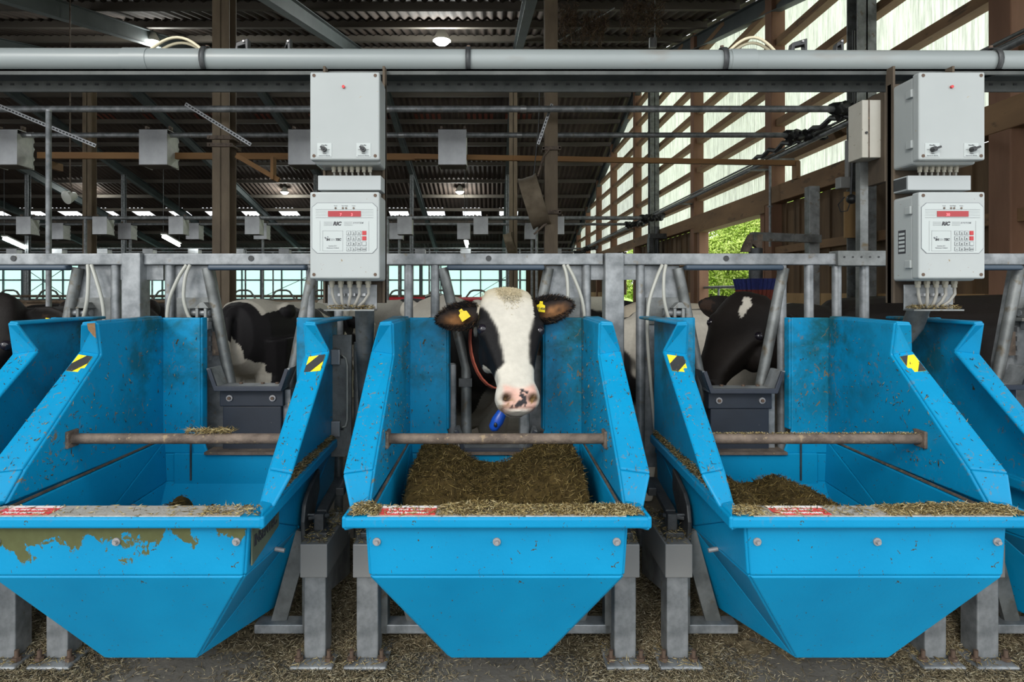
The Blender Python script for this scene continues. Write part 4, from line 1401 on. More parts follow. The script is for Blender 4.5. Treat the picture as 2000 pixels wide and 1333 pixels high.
# ------------------------------------------------------------------ control boxes
def control_pair(cx, who, xr):
    """xr: knob angle variant and extras"""
    wd = .229 if not xr else .218
    bd = thing('mounting_board', 'soiled brown mounting board behind the control boxes %s' % who, 'board', (cx, 2.2, 1.1), 'mounting boards')
    MB().box2((cx - .108, 2.185, 1.16), (cx + .108, 2.205, 1.93)).build('board', M['board_brown'], bd)
    for s in (-1, 1):
        MB().box2((cx + s * .108, 2.175, 1.16), (cx + s * .100, 2.215, 1.99)).build('side_flange', M['board_brown'], bd)
    ch = MB().box2((cx - .105, 2.10, 1.543), (cx + .108, 2.185, 1.593)).build('trunking', M['grey_channel'], bd, bevel=.002)
    if xr:
        MB().box2((cx - .1065, 2.108, 1.549), (cx - .103, 2.178, 1.588)).build('open_end', M['black_plastic'], ch)
    # struts that carry the board
    MB().tube([(cx + .03, 2.21, 1.2), (cx + .02, 2.26, 1.08), (cx - .01, 2.40, .9), (cx - .01, 2.50, .5), (cx - .01, 2.5, .0)], [.035, .035, .03, .03, .03], 10).build('curved_strut', M['galv_dark'], bd)
    # ---- upper switch box
    z0, z1 = 1.632, 1.922
    t = thing('switch_box', 'grey switch box with two black knobs %s' % who, 'control box', (cx, 2.11, z0), 'switch boxes')
    MB().box2((cx - wd / 2 + .004, 2.072, z0 - .008), (cx + wd / 2 - .004, 2.184, z1 - .004)).build('case', M['box'], t, bevel=.01, seg=3)
    lid = MB().box2((cx - wd / 2, 2.04, z0), (cx + wd / 2, 2.074, z1)).build('lid', M['box'], t, bevel=.006, seg=3)
    for sx in (-1, 1):
        for zz in (z0 + .014, z1 - .012):
            MB().cyl((cx + sx * (wd / 2 - .014), 2.0405, zz), (cx + sx * (wd / 2 - .014), 2.0388, zz), .0055, 12).build('screw', M['rusty_bolt'], lid)
    MB().cyl((cx - .003, 2.041, 1.872), (cx - .003, 2.034, 1.872), .005, 12).build('indicator_lamp', M['led_red'], lid)
    if xr:
        for zz in (z0 + .06, z1 - .06):
            MB().box2((cx - wd / 2 - .006, 2.07, zz - .014), (cx - wd / 2 + .008, 2.10, zz + .014)).build('hinge', M['box'], t, bevel=.003)
    for j, kx in enumerate((-.066, .062)):
        zc = z0 + .034
        pl = MB().box2((cx + kx - .024, 2.0385, zc - .024), (cx + kx + .024, 2.041, zc + .022)).build('knob_plate', M['face'], lid, bevel=.0012)
        text('lettering', 'Standby', .006, (cx + kx, 2.0382, zc + .013), M['ink'], pl, align='CENTER')
        text('lettering', 'Hand & PC Betrieb', .0048, (cx + kx, 2.0382, zc - .021), M['ink_grey'], pl, align='CENTER')
        text('lettering', 'Open', .0055, (cx + kx, 2.0382, zc - .0135), M['ink'], pl, align='CENTER')
        kb = MB().cyl((cx + kx, 2.039, zc), (cx + kx, 2.024, zc), .0085, 16).build('knob', M['black_plastic'], lid)
        dv = Vector((.018, 0, .007)) if xr else Vector((-.009, 0, .008))
        MB().bar(Vector((cx + kx, 2.027, zc)) - dv * .3, Vector((cx + kx, 2.025, zc)) + dv, .007, .011, up=(0, 1, 0)).build('pointer', M['black_plastic'], kb, bevel=.001)
        for sx in (-1, 1):
            MB().box2((cx + kx + sx * .010, 2.0380, zc - .0005), (cx + kx + sx * .018, 2.0386, zc + .0005)).build('mark', M['ink'], pl)
    for j in range(7):
        gx = cx - .055 + j * .0205
        g_ = MB().cyl((gx, 2.115, z0 - .006), (gx, 2.115, z0 - .017), .0085, 6).cyl((gx, 2.115, z0 - .016), (gx, 2.115, z0 - .026), .0068, 12).build('cable_gland', M['gland'], t)
        MB().tube([(gx, 2.115, z0 - .02), (gx + .003, 2.12, z0 - .045), (gx + .002 * (j - 3), 2.14, z0 - .085)], .0035, 8).build('cable', M['cable'], g_)
    # ---- terminal
    z0, z1 = 1.242, 1.528
    F = 2.04
    t = thing('feeding_terminal', 'grey feeding terminal with red display and keypad %s' % who, 'terminal', (cx, 2.11, z0), 'feeding terminals')
    MB().box2((cx - wd / 2 + .004, 2.074, z0 - .006), (cx + wd / 2 - .004, 2.184, z1 - .004)).build('case', M['box_dirty'], t, bevel=.01, seg=3)
    lid = MB().box2((cx - wd / 2, F, z0), (cx + wd / 2, 2.076, z1)).build('lid', M['box_dirty'], t, bevel=.006, seg=3)
    if xr:
        for zz in (z0 + .05, z1 - .055):
            MB().box2((cx - wd / 2 - .006, 2.075, zz - .014), (cx - wd / 2 + .008, 2.105, zz + .014)).build('hinge', M['box'], t, bevel=.003)
        lb = MB().box2((cx - wd / 2 + .0030, 2.112, 1.33), (cx - wd / 2 + .0042, 2.15, 1.41)).build('type_plate', M['ink'], t)
        for i in range(5):
            MB().box2((cx - wd / 2 + .0024, 2.116, 1.337 + i * .014), (cx - wd / 2 + .0032, 2.146, 1.345 + i * .014)).build('print_line', M['face'], lb)
    for sx in (-1, 1):
        for zz in (z0 + .014, z1 - .012):
            MB().cyl((cx + sx * (wd / 2 - .014), F + .0005, zz), (cx + sx * (wd / 2 - .014), F - .0012, zz), .0055, 12).build('screw', M['rusty_bolt'], lid)
    sx_ = wd / .229
    def fx(u): return cx + (u - .5) * .215 * sx_          # u 0..1 across face
    zt_, zb_ = 1.492, 1.325
    def fz(v): return zt_ + (zb_ - zt_) * v               # v 0..1 down the face
    oct_ = [(.08, 0), (.93, 0), (1, .085), (1, .90), (.93, 1), (.08, 1), (0, .90), (0, .085)]
    MB().prism([(fx(u), F, fz(v)) for u, v in oct_], (0, -.0008, 0)).build('outline', M['ink_grey'], lid)
    def inset(u, v): return (.5 + (u - .5) * .985, .5 + (v - .5) * .98)
    fp = MB().prism([(fx(inset(u, v)[0]), F - .0002, fz(inset(u, v)[1])) for u, v in oct_], (0, -.0014, 0)).build('face_plate', M['face'], lid)
    y = F - .0018
    def rect(u0, v0, u1, v1, name, mat, h=.0006, parent=fp, yy=None):
        yy = y if yy is None else yy
        return MB().box2((fx(u0), yy, fz(v1)), (fx(u1), yy - h, fz(v0))).build(name, mat, parent)
    for v in (.135, .295):
        rect(.06, v, .94, v + .004, 'rule', M['ink_grey'])
    for v in (.165, .195, .225, .255):
        rect(.06, v, .23, v + .003, 'rule', M['ink_pale']); rect(.76, v, .94, v + .003, 'rule', M['ink_pale'])
    dw = rect(.25, .165, .75, .275, 'display_window', M['led_window'], .002)
    if xr:
        text('digits', '30', .0125, (fx(.39), y - .0022, fz(.262)), M['led_digit'], dw)
    else:
        text('digits', '7', .0125, (fx(.43), y - .0022, fz(.262)), M['led_digit'], dw)
        text('digits', '3', .0125, (fx(.60), y - .0022, fz(.262)), M['led_digit'], dw)
    for u in (.365, .475, .525, .64):
        MB().cyl((fx(u), y, fz(.108)), (fx(u), y - .0012, fz(.108)), .0034, 12).build('status_lamp', M['rust'], fp)
    for u, s_ in ((.365, 'Power'), (.475, 'Gate'), (.525, 'Weigh'), (.64, 'Comm')):
        text('lettering', s_, .0042, (fx(u), y, fz(.07)), M['ink_grey'], fp, align='CENTER')
    text('lettering', 'RIC', .0165, (fx(.325), y, fz(.445)), M['ink'], fp, shear=.25, bold=.0009)
    text('lettering', 'SYSTEM', .0078, (fx(.63), y, fz(.412)), M['ink_grey'], fp, shear=.25, spacing=1.35, bold=.0002)
    for i in range(4):
        rect(.185, .375 + i * .022, .315, .382 + i * .022, 'stripe', M['ink_pale']); rect(.49, .375 + i * .022, .62, .382 + i * .022, 'stripe', M['ink_pale'])
    for (u0, v0, u1, v1) in ((.165, .55, .475, .555), (.165, .945, .475, .95), (.165, .55, .168, .95), (.472, .55, .475, .95), (.125, .36, .128, .95), (.87, .36, .873, .95)):
        rect(u0, v0, u1, v1, 'frame_line', M['ink_pale'])
    text('lettering', 'IN', .0098, (fx(.225), y, fz(.745)), M['ink'], fp, shear=.2, bold=.0006)
    text('lettering', 'SEN', .0098, (fx(.275), y, fz(.745)), M['ink_pale'], fp, shear=.2, bold=.0003)
    text('lettering', 'TEC', .0098, (fx(.362), y, fz(.745)), M['ink'], fp, shear=.2, bold=.0006)
    for i, (u, v, r) in enumerate(((.215, .70, .0028), (.245, .675, .0022), (.205, .685, .002))):
        MB().cyl((fx(u), y, fz(v)), (fx(u), y - .0006, fz(v)), r, 10).build('emblem_dot', M['ink_grey'], fp)
    text('lettering', 'Insentec B.V.', .0052, (fx(.32), y, fz(.86)), M['ink_grey'], fp, align='CENTER')
    text('lettering', 'Marknesse Holland', .0052, (fx(.32), y, fz(.90)), M['ink_grey'], fp, align='CENTER')
    keys = ['1', '2', '3', '', '4', '5', '6', '', '7', '8', '9', '', 'CL', '0', 'STORE', 'ENTER']
    for i, s_ in enumerate(keys):
        u, v = .53 + (i % 4) * .08, .555 + (i // 4) * .105
        kb = rect(u, v, u + .064, v + .082, 'key', M['ink_grey'] if i not in (3, 7) else M['red_key'], .0008)
        kf = rect(u + .006, v + .008, u + .058, v + .074, 'key_top', M['face'] if i not in (3, 7) else M['red_key'], .0014, kb)
        if s_:
            text('legend', s_, .0085 if len(s_) == 1 else .0036, (fx(u + .032), y - .0016, fz(v + (.065 if len(s_) == 1 else .052))), M['ink'], kb, align='CENTER', bold=.0002)
    for j in range(5):
        gx = cx - .062 + j * .031
        g_ = MB().cyl((gx, 2.115, z0 - .004), (gx, 2.115, z0 - .016), .0105, 6).cyl((gx, 2.115, z0 - .015), (gx, 2.115, z0 - .028), .0085, 12).build('cable_gland', M['gland'], t)
        tx = cx - .01 + (j - 2) * .012
        MB().tube([(gx, 2.115, z0 - .02), (gx + .002, 2.115, z0 - .05), (gx * .7 + tx * .3, 2.118, z0 - .075), (gx * .3 + tx * .7, 2.125, z0 - .092), (tx + .01, 2.14, z0 - .097)], .0052, 8).build('cable', M['cable'], g_)
    cb = thing('cable_bracket', 'dirty metal cable bracket under the terminal %s' % who, 'bracket', (cx, 2.15, 1.13), 'cable brackets')
    MB().box2((cx - .085, 2.15, 1.135), (cx + .085, 2.156, 1.225)).build('back_plate', M['galv'], cb, bevel=.002)
    MB().box2((cx - .085, 2.10, 1.135), (cx + .085, 2.156, 1.14)).build('shelf', M['galv_dark'], cb)
    for j in range(3):
        MB().box2((cx - .045 + j * .035, 2.128, 1.185), (cx - .020 + j * .035, 2.15, 1.194)).build('cable_tie', M['galv_bright'], cb)
    P = scatter(260, cx - .08, cx + .08, 2.105, 2.15, 1.141, 1.155)
    spill('crumbs on the cable bracket %s' % who, P, (cx, 2.13, 1.14), (.006, .02), PAL * .8)


control_pair(X0 - PITCH / 2 + .002, 'beside the brown column', False)
control_pair(X0 + PITCH * 1.5 - .002, 'before the plank wall', True)

# ------------------------------------------------------------------ feed-aisle lines in the barn
RAILS = [(6.36, 3.07, .034, 'front overhead tube ending in a black cable wrap at the wall'), (7.38, 3.06, .031, 'overhead tube that carries the nearest sheet metal hoods'),
         (14.6, 2.93, .045, 'upper far tube carrying the middle row of hoods'), (16.4, 2.98, .035, 'second far tube just behind the middle hoods'),
         (24.0, 2.86, .035, 'distant tube above the pale curtain wall'), (27.0, 2.92, .035, 'most distant tube under the far roof')]
for d, z, r, lab in RAILS:
    t = thing('overhead_tube', lab, 'tube', (0, d, z), 'tubes strung across the barn')
    xe = 3.72
    MB().cyl((-30 if d > 10 else -9.5, d, z), (xe, d, z), r, 12).build('tube', M['galv'], t)
    if d < 10:
        for x in (-7.2, -5.5, -1.38, -1.1, .3):
            MB().cyl((x - .03, d, z), (x + .03, d, z), r + .004, 12).build('joint', M['galv_bright'], t)
    mb = MB()
    n = 26
    pts = [(xe - .25 + i / n * .5, d + .02 * math.sin(i * 2.1), z + .02 * math.sin(i * 1.3) + .1 * max(0, i / n - .5)) for i in range(n + 1)]
    mb.tube(pts, [r + .02 + .018 * random.random() for _ in pts], 9)
    mb.tube([(p_[0], p_[1] + .03, p_[2] - .05 - .03 * math.sin(i * .6)) for i, p_ in enumerate(pts[::2])], r * .7, 7)
    mb.build('cable_wrap', M['black_plastic'], t)
    if d > 10:
        for x in (-27.5, -24, -20.4, -13.2, -9.6, -6.1, -2.5, 1.0):
            MB().cyl((x, d, z - 3.1 if d > 20 else z - 2.9), (x, d, z), .035, 8).build('support', M['galv'], t)

bm_ = thing('timber_beam', 'orange-brown timber beam strung below the hooded tube', 'beam', (0, 7.5, 2.8))
MB().bar(at(75, 304, 7.5), at(820, 307, 7.5), .05, .075).build('plank', M['wood_beam'], bm_)
MB().bar(at(810, 306, 7.45), at(1560, 319, 7.45), .05, .06).build('plank', M['wood_beam'], bm_)
MB().bar(at(1555, 317, 7.45), at(1555, 350, 7.45), .11, .05).build('drop_block', M['wood'], bm_)
MB().bar(at(108, 318, 7.4), at(108, 332, 7.4), .2, .05).build('drop_block', M['wood'], bm_)
wb = thing('timber_bracket', 'small timber bracket bolted beside the thick brown column', 'bracket', at(520, 340, 6.7))
MB().bar(at(462, 304, 6.7), at(545, 352, 6.7), .04, .05).build('strut', M['wood_beam'], wb)
MB().bar(at(534, 308, 6.7), at(534, 352, 6.7), .10, .03).build('block', M['wood_beam'], wb)


def hood(x, d, z, w, h, dp, label, group, ragged=True):
    t = thing('sheet_metal_hood', label, 'hood', (x, d, z - h), group)
    th = .006
    mb = MB()
    mb.box2((x - w / 2, d - dp / 2, z - h), (x + w / 2, d - dp / 2 + th, z))
    mb.box2((x - w / 2, d + dp / 2 - th, z - h), (x + w / 2, d + dp / 2, z))
    mb.box2((x - w / 2, d - dp / 2, z - th), (x + w / 2, d + dp / 2, z))
    mb.build('folded_sheet', M['galv_bright'], t)
    MB().box2((x - w / 2, d - dp / 2, z - h - .004), (x + w / 2, d + dp / 2, z - h + .003)).build('floor_sheet', M['purlin'], t)
    for s in (-1, 1):
        e = MB()
        pts, n = [], 9
        for i in range(n + 1):
            u = i / n
            pts.append((x + s * (w / 2 - .003), d + dp / 2 + (.02 * math.sin(i * 2.4) if ragged else 0) + .01, z - .05 - (h - .04) * u))
        poly = pts + [(x + s * (w / 2 - .003), d - dp / 2 + .004, z - h), (x + s * (w / 2 - .003), d - dp / 2 + .004, z - .05)]
        e.prism(poly, (-s * .006, 0, 0)).build('side_lining', M['lining'], t)
    mb = MB()
    for sx in (-.42, .42):
        mb.cyl((x + sx * w, d - .02, z + .03), (x + sx * w, d + .02, z + .03), .02, 8)
        mb.box2((x + sx * w - .012, d - .03, z - .02), (x + sx * w + .012, d + .03, z + .06))
    mb.build('hanger', M['rust'], t)
    return t


M['lining'] = pm('torn_white_lining', (.52, .53, .50), (.66, .66, .62), 14, .8, 0, .2)
HL = {-5.76: 'sheet metal hood cut off at the frame edge', -4.0: 'near sheet metal hood left of the thick brown column', -2.25: 'near sheet metal hood partly behind the switch box', -.49: 'near sheet metal hood in full view between box and fan'}
HL[-4.0] = 'near sheet metal hood between the slim tube and the thick column'
for x in (-5.76, -4.0, -2.25, -.49):
    hood(x, 7.42, 3.11, .33, .42, .26, HL[x], 'near sheet metal hoods')
UPL = {0: 'at the frame edge beside the slim tube', 1: 'beside the slim brown column', 2: 'above the lit tube lamp between the columns', 3: 'between the thick column and the terminal',
       5: 'beside the terminal, nearest its edge', 6: 'between the lit lamp and the large fan', 7: 'behind the fan column'}
SCL = {0: 'just behind the slim tube at the frame edge', 1: 'between the slim column and the thin post', 2: 'beside the thick brown column', 3: 'left of the terminal below the lit lamp',
       5: 'right beside the terminal box', 6: 'above the upright-looking tube lamp', 7: 'just behind the large fan'}
SCL[3] = 'below the lit lamp near the terminal'
SCL[5] = 'peeping out beside the terminal box'
for i in UPL:
    hood(-10.99 + 1.78 * i, 14.65, 2.96, .34, .42, .28, 'small hood of the middle row %s' % UPL[i], 'middle row of hoods, upper tube')
for i in SCL:
    hood(-11.48 + 1.78 * i, 16.45, 3.0, .34, .42, .28, 'small hood behind the middle row, %s' % SCL[i], 'middle row of hoods, second tube')
for i in range(13):
    hood(-18.6 + 1.75 * i, 24.1, 2.86, .4, .42, .3, 'tiny grey hood in the most distant row above the fence rail', 'distant row of hoods', False)

# perforated straps
def strap(a, b, w, label):
    t = thing('perforated_strap', label, 'strap', a, 'perforated straps')
    a, b = Vector(a), Vector(b)
    MB().bar(a, b, .004, w, up=(0, 0, 1)).build('strap', M['galv_bright'], t)
    n = int((b - a).length / .035)
    for i in range(n):
        p = a.lerp(b, (i + .5) / n)
        q = (b - a).normalized() * .011
        MB().bar(p - q - Vector((0, .0025, 0)), p + q - Vector((0, .0025, 0)), .003, w * .4, up=(0, 0, 1)).build('slot', M['black_plastic'], t)
strap(at(-30, 195, 6.1), at(187, 285, 6.1), .035, 'perforated metal strap behind the slim galvanised tube')
strap(at(362, 203, 6.2), at(490, 283, 6.2), .035, 'perforated metal strap crossing the thick brown column')
strap(at(1078, 203, 6.5), at(1051, 282, 6.5), .03, 'dark perforated strap leaning on the fan column')


# fans
def fan(c, R, ln, tilt, label, yaw=math.radians(-7)):
    c = Vector(c)
    t = thing('ventilation_fan', label, 'fan', c, 'tilted drum fans')
    rot = Matrix.Rotation(tilt, 3, 'Y') @ Matrix.Rotation(yaw, 3, 'Z')
    def L(x, y, z): return c + rot @ Vector((x, y, z))
    mb = MB()
    n = 32
    prof = [(-ln / 2 - .02, R * 1.06), (-ln / 2 + .02, R), (ln / 2 - .02, R), (ln / 2 + .02, R * 1.06)]
    vs_ = [L(px_, rr * math.cos(2 * PI * j / n), rr * math.sin(2 * PI * j / n)) for px_, rr in prof for j in range(n)]
    mb.add(vs_, [(i * n + j, i * n + (j + 1) % n, (i + 1) * n + (j + 1) % n, (i + 1) * n + j) for i in range(3) for j in range(n)], True)
    mb.build('drum', M['fan'], t, solid=.008, offset=0)
    MB().cyl(L(-ln * .3, 0, 0), L(ln * .5, 0, 0), R * .22, 14).build('motor', M['dark_steel'], t)
    for k in range(5):
        a = 2 * PI * k / 5
        q = [L(-ln * .15, R * .2 * math.cos(a), R * .2 * math.sin(a)), L(ln * .15, R * .2 * math.cos(a + .5), R * .2 * math.sin(a + .5)), L(ln * .15, R * .93 * math.cos(a + .4), R * .93 * math.sin(a + .4)), L(-ln * .15, R * .93 * math.cos(a), R * .93 * math.sin(a))]
        MB().add(q, [(0, 1, 2, 3)]).build('blade', M['fan'], t, solid=.006)
    for s in (-1, 1):
        MB().bar(L(0, s * R, 0), L(0, s * R * .2, 0), .02, .02).build('spoke', M['dark_steel'], t)
    return t


f1 = fan(at(1044, 394, 6.75), .27, .16, math.radians(-17), 'large dusty drum fan hanging beside the brown column')
MB().tube([at(1050, 345, 6.75), at(1062, 305, 6.72), at(1074, 290, 6.7)], .012, 6).build('chain', M['rust'], f1)
MB().tube([at(1042, 345, 6.75), at(1052, 250, 6.75), at(1054, 165, 6.7)], .006, 6).build('cord', M['black_plastic'], f1)
MB().bar(at(1043, 458, 6.7), at(1068, 435, 6.7), .02, .02).build('stay', M['rust'], f1)
f2 = fan(at(997, 478, 15.4), .28, .16, math.radians(-17), 'small distant drum fan just above the fence rail')
MB().bar(at(1000, 455, 15.5), at(1004, 446, 15.6), .03, .03).build('stay', M['rust'], f2)

# lamps
def high_bay(p, r, power, label):
    p = Vector(p)
    t = thing('high_bay_lamp', label, 'lamp', p, 'lit lamps under the roof')
    MB().tube([p + Vector((0, 0, r * 1.4)), p + Vector((0, 0, r * 1.1)), p + Vector((0, 0, .03)), p], [r * .35, r * .5, r, r * 1.02], 16).build('reflector', M['lamp_body'], t)
    MB().ellipsoid(p - Vector((0, 0, .01)), (r * .8, r * .8, r * .45)).build('lens', M['lamp_glow'], t)
    zt = roof_z(p.y) - .1
    MB().cyl(p + Vector((0, 0, r * 1.3)), (p.x, p.y, zt), .012, 6).build('hanger', M['dark_steel'], t)
    ld = bpy.data.lights.new('lamp_light', 'POINT'); ld.energy = power; ld.shadow_soft_size = r; ld.color = (.95, 1, .97)
    lo = bpy.data.objects.new('lamp_light', ld); COL.objects.link(lo); lo.parent = t; lo.location = (0, 0, -r * .8)


high_bay(at(863, 80, 12.0), .17, 90, 'bright lamp shining just above the thick pipe')
high_bay(at(298, 82, 12.0), .14, 80, 'bright lamp behind the cream hose loop')
high_bay(at(898, 375, 25.2), .18, 70, 'bright distant lamp between hood and fan')
high_bay(at(556, 376, 25.2), .16, 70, 'bright distant lamp beside the terminal box')
high_bay(at(175, 374, 25.2), .10, 30, 'small lit lamp peeping past the slim brown column')


def tube_lamp(a, b, label):
    a, b = Vector(a), Vector(b)
    t = thing('tube_lamp', label, 'lamp', a, 'lit tube lamps')
    MB().cyl(a, b, .045, 8).build('tube', M['tube_glow'], t)
    MB().bar(a + Vector((0, 0, .10)), b + Vector((0, 0, .10)), .16, .05).build('fitting', M['lamp_body'], t)
    for p in (a, b):
        MB().cyl(p + Vector((0, 0, .1)), (p.x, p.y, roof_z(p.y) - .1), .01, 5).build('hanger', M['dark_steel'], t)


tube_lamp(at(8, 467, 20), at(48, 485, 23.5), 'slanting lit tube lamp at the frame edge')
tube_lamp(at(319, 463, 20), at(350, 480, 23.5), 'slanting lit tube lamp between the columns')
tube_lamp(at(908, 463, 20), at(912, 482, 23.5), 'upright-looking lit tube lamp beyond the cow')
# round floodlight
fl = thing('floodlight', 'unlit round floodlight hanging under the roof', 'lamp', at(137, 383, 9.5))
c = at(133, 385, 9.5)
mb = MB()
dirv = Vector((-.35, -.8, -.35)).normalized()
mb.tube([c - dirv * .12, c - dirv * .06, c, c + dirv * .03], [.05, .075, .10, .105], 18)
mb.build('housing', M['lamp_body'], fl)
MB().tube([c + dirv * .03, c + dirv * .045], [.095, .05], 18).build('lens', plain('milky_lens', (.55, .56, .5), .2), fl)
MB().tube([c + Vector((.04, 0, 0)), c + Vector((.06, 0, .12)), c + Vector((.03, 0, .25)), (c.x + .03, c.y, roof_z(c.y) - .1)], .012, 6).build('bracket', M['rust'], fl)

# suspension rod and hanging cobwebs near the wall
sr = thing('suspension_rod', 'thin metal rod hanging from the roof above the pipe', 'rod', at(1279, 90, 9))
MB().cyl(at(1279, 92, 9), (at(1279, 92, 9).x, 9, roof_z(9)), .008, 6).build('rod', M['galv'], sr)
MB().box(at(1275, 84, 9), (.10, .06, .14)).build('turnbuckle', M['galv_bright'], sr)
for (xa, xb, ya, yb, n, lab) in ((1092, 1125, 15, 92, 500, 'dusty brown cobweb clump beside the fan column'), (1135, 1185, 35, 88, 600, 'wispy brown cobweb hanging under the roof sheet'), (1215, 1290, 5, 75, 900, 'thick brown cobweb tangle near the side wall')):
    u = RNG.uniform(size=(n, 2))
    P = np.array([list(at(xa + (xb - xa) * a, ya + (yb - ya) * b * (.5 + .5 * math.sin(a * 9 + xa) ** 2), 8.0)) for a, b in u])
    P[:, 1] += RNG.normal(0, .12, n)
    o = chips('dusty_cobweb', P, M['straw'], L=(.05, .16), W=(.006, .014), pal=np.array([[.11, .07, .04], [.16, .11, .07], [.07, .045, .03]]), flat=1.6, origin=tuple(at((xa + xb) / 2, ya, 8.0)))
    tag(o, lab, 'cobweb', None, 'stuff')

# cable tray along the side wall
tr = thing('cable_tray', 'metal conduits and cables running back along the side wall', 'conduit', (3.75, 16, 3.0))
for dx, dz, r in ((0, 0, .028), (.05, .045, .022), (-.03, .05, .015)):
    MB().cyl((3.78 + dx, 4.2, 3.0 + dz), (3.78 + dx, 27, 3.0 + dz), r, 8).build('conduit', M['galv_dark'] if r < .02 else M['galv'], tr)
pts = [(3.72 + .02 * math.sin(i * 1.7), 6 + i * .14, 3.09 + .025 * math.sin(i * 2.3)) for i in range(24)]
MB().tube(pts, .03, 7).build('cable_bundle', M['dark_steel'], tr)
for d in (8.3, 9.0, 12.5, 17.7, 21.2):
    MB().box2((3.70, d - .03, 2.95), (4.0, d + .03, 2.975)).build('arm', M['galv_dark'], tr)

# cream enclosure behind the second pair of boxes
ce = thing('wall_enclosure', 'soiled cream enclosure behind the switch box with the reflection', 'enclosure', at(1705, 310, 3.0))
a, b = at(1684, 195, 3.0), at(1722, 308, 3.0)
MB().box2((a.x, 3.0, b.z), (b.x, 3.12, a.z)).build('case', M['enclosure_cream'], ce, bevel=.004)
MB().box2((a.x + .03, 2.996, b.z), (a.x + .034, 3.0, a.z)).build('door_gap', M['rust'], ce)
MB().cyl((a.x + .018, 2.998, (a.z + b.z) / 2 - .02), (a.x + .018, 2.992, (a.z + b.z) / 2 - .02), .006, 8).build('lock', M['black_plastic'], ce)
c0 = at(1720, 188, 3.0)
MB().box2((c0.x, 2.97, b.z - .12), (c0.x + .035, 3.12, c0.z + .02)).build('back_board', M['board_brown'], ce)
MB().box2((c0.x - .04, 3.1, -.2), (c0.x + .0, 3.14, b.z)).build('stand', M['galv_dark'], ce)

# swinging cow brush on its post
BX = at(1586, 500, 6.0)
br = thing('cow_brush', 'swinging cow brush with blue and red bristles on a steel post', 'brush', (BX.x, 6.0, -.2))
MB().box2((BX.x - .05, 5.95, -.2), (BX.x + .05, 6.05, at(0, 365, 6.0).z)).build('post', M['galv_dark'], br, bevel=.004)
MB().bar(at(1600, 467, 5.9), at(1468, 462, 5.7), .06, .075).build('arm', M['galv_dark'], br)
MB().prism([at(1465, 458, 5.68), at(1490, 458, 5.68), at(1488, 492, 5.68), at(1470, 476, 5.68), at(1468, 492, 5.68), at(1450, 492, 5.68), at(1455, 478, 5.68)], (0, .06, 0)).build('pivot_bracket', M['rust'], br)
bc = at(1476, 545, 5.7)
MB().cyl(bc + Vector((0, 0, .28)), bc + Vector((0, 0, -.02)), .06, 12).build('motor', M['dark_steel'], br)
def bristle_cone(z0, r0, z1, r1, mat):
    mb = MB()
    n = 56
    vs_ = []
    for (z, r) in ((z0, r0), (z1, r1)):
        for j in range(n):
            rr = r * (1 if j % 2 else .86)
            vs_.append(bc + Vector((rr * math.cos(2 * PI * j / n), rr * math.sin(2 * PI * j / n), z)))
    mb.add(vs_, [(j, (j + 1) % n, n + (j + 1) % n, n + j) for j in range(n)] + [tuple(range(n)), tuple(range(2 * n - 1, n - 1, -1))])
    mb.build('bristles', mat, br)
bristle_cone(.0, .20, -.10, .175, M['brush_blue'])
bristle_cone(-.10, .178, -.22, .15, M['brush_red'])
bristle_cone(-.22, .15, -.42, .12, M['brush_blue'])

# pendant switch, socket and conduits on the plank wall
ps = thing('pendant_switch', 'black cord with a round switch hanging before the plank wall', 'switch', at(1660, 390, 6.3))
MB().tube([at(1667, 60, 6.3), at(1668, 200, 6.3), at(1665, 300, 6.3), at(1662, 380, 6.3)], .012, 8).build('cord', M['black_plastic'], ps)
MB().ellipsoid(at(1663, 389, 6.3), (.05, .05, .05)).build('switch_ball', M['black_plastic'], ps)
MB().tube([at(1661, 395, 6.3), at(1655, 412, 6.3), at(1642, 414, 6.3), at(1637, 400, 6.3), at(1650, 385, 6.3)], .006, 6).build('loop', M['dark_steel'], ps)
so = thing('wall_socket', 'grey socket box on the plank wall below the sill beam', 'socket', at(1648, 358, 6.5))
MB().box(at(1648, 358, 6.5), (.13, .1, .12)).build('case', M['steel_box'], so, bevel=.008)
MB().cyl(at(1655, 350, 6.5), at(1655, 275, 6.5), .025, 8).build('conduit', M['steel_box'], so)
bl = thing('timber_batten', 'pale timber batten nailed on the plank wall under the socket', 'batten', at(1660, 460, 6.6))
MB().bar(at(1660, 375, 6.65), at(1660, 465, 6.65), .12, .03, up=(0, 1, 0)).build('board', M['wood_kick'], bl)
for px_, d, y0, y1, lab in ((1504, 8.7, 325, 482, 'thin metal conduit on the timber post beside the opening'), (1680, 6.25, 235, 448, 'thin metal conduit in front of the dark grey column')):
    t = thing('conduit', lab, 'conduit', at(px_, y1, d), 'thin vertical conduits')
    MB().cyl(at(px_, y0, d), at(px_, y1, d), .018, 8).build('tube', M['galv'], t)
    MB().box(at(px_, (y0 + y1) / 2, d), (.06, .03, .02)).build('clip', M['galv_dark'], t)
dk = thing('hydraulic_post', 'dark machine post with hoses standing at the side wall', 'post', (at(1284, 480, 14.4).x, 14.4, -.2))
MB().cyl((at(1284, 480, 14.4).x, 14.4, -.2), (at(1284, 480, 14.4).x, 14.4, 2.7), .05, 8).build('shaft', M['dark_steel'], dk)
MB().box(at(1284, 462, 14.4), (.4, .2, .12)).build('valve', M['dark_steel'], dk, bevel=.01)
MB().box(at(1270, 480, 14.4), (.1, .2, .35)).build('cylinder', M['dark_steel'], dk, bevel=.01)

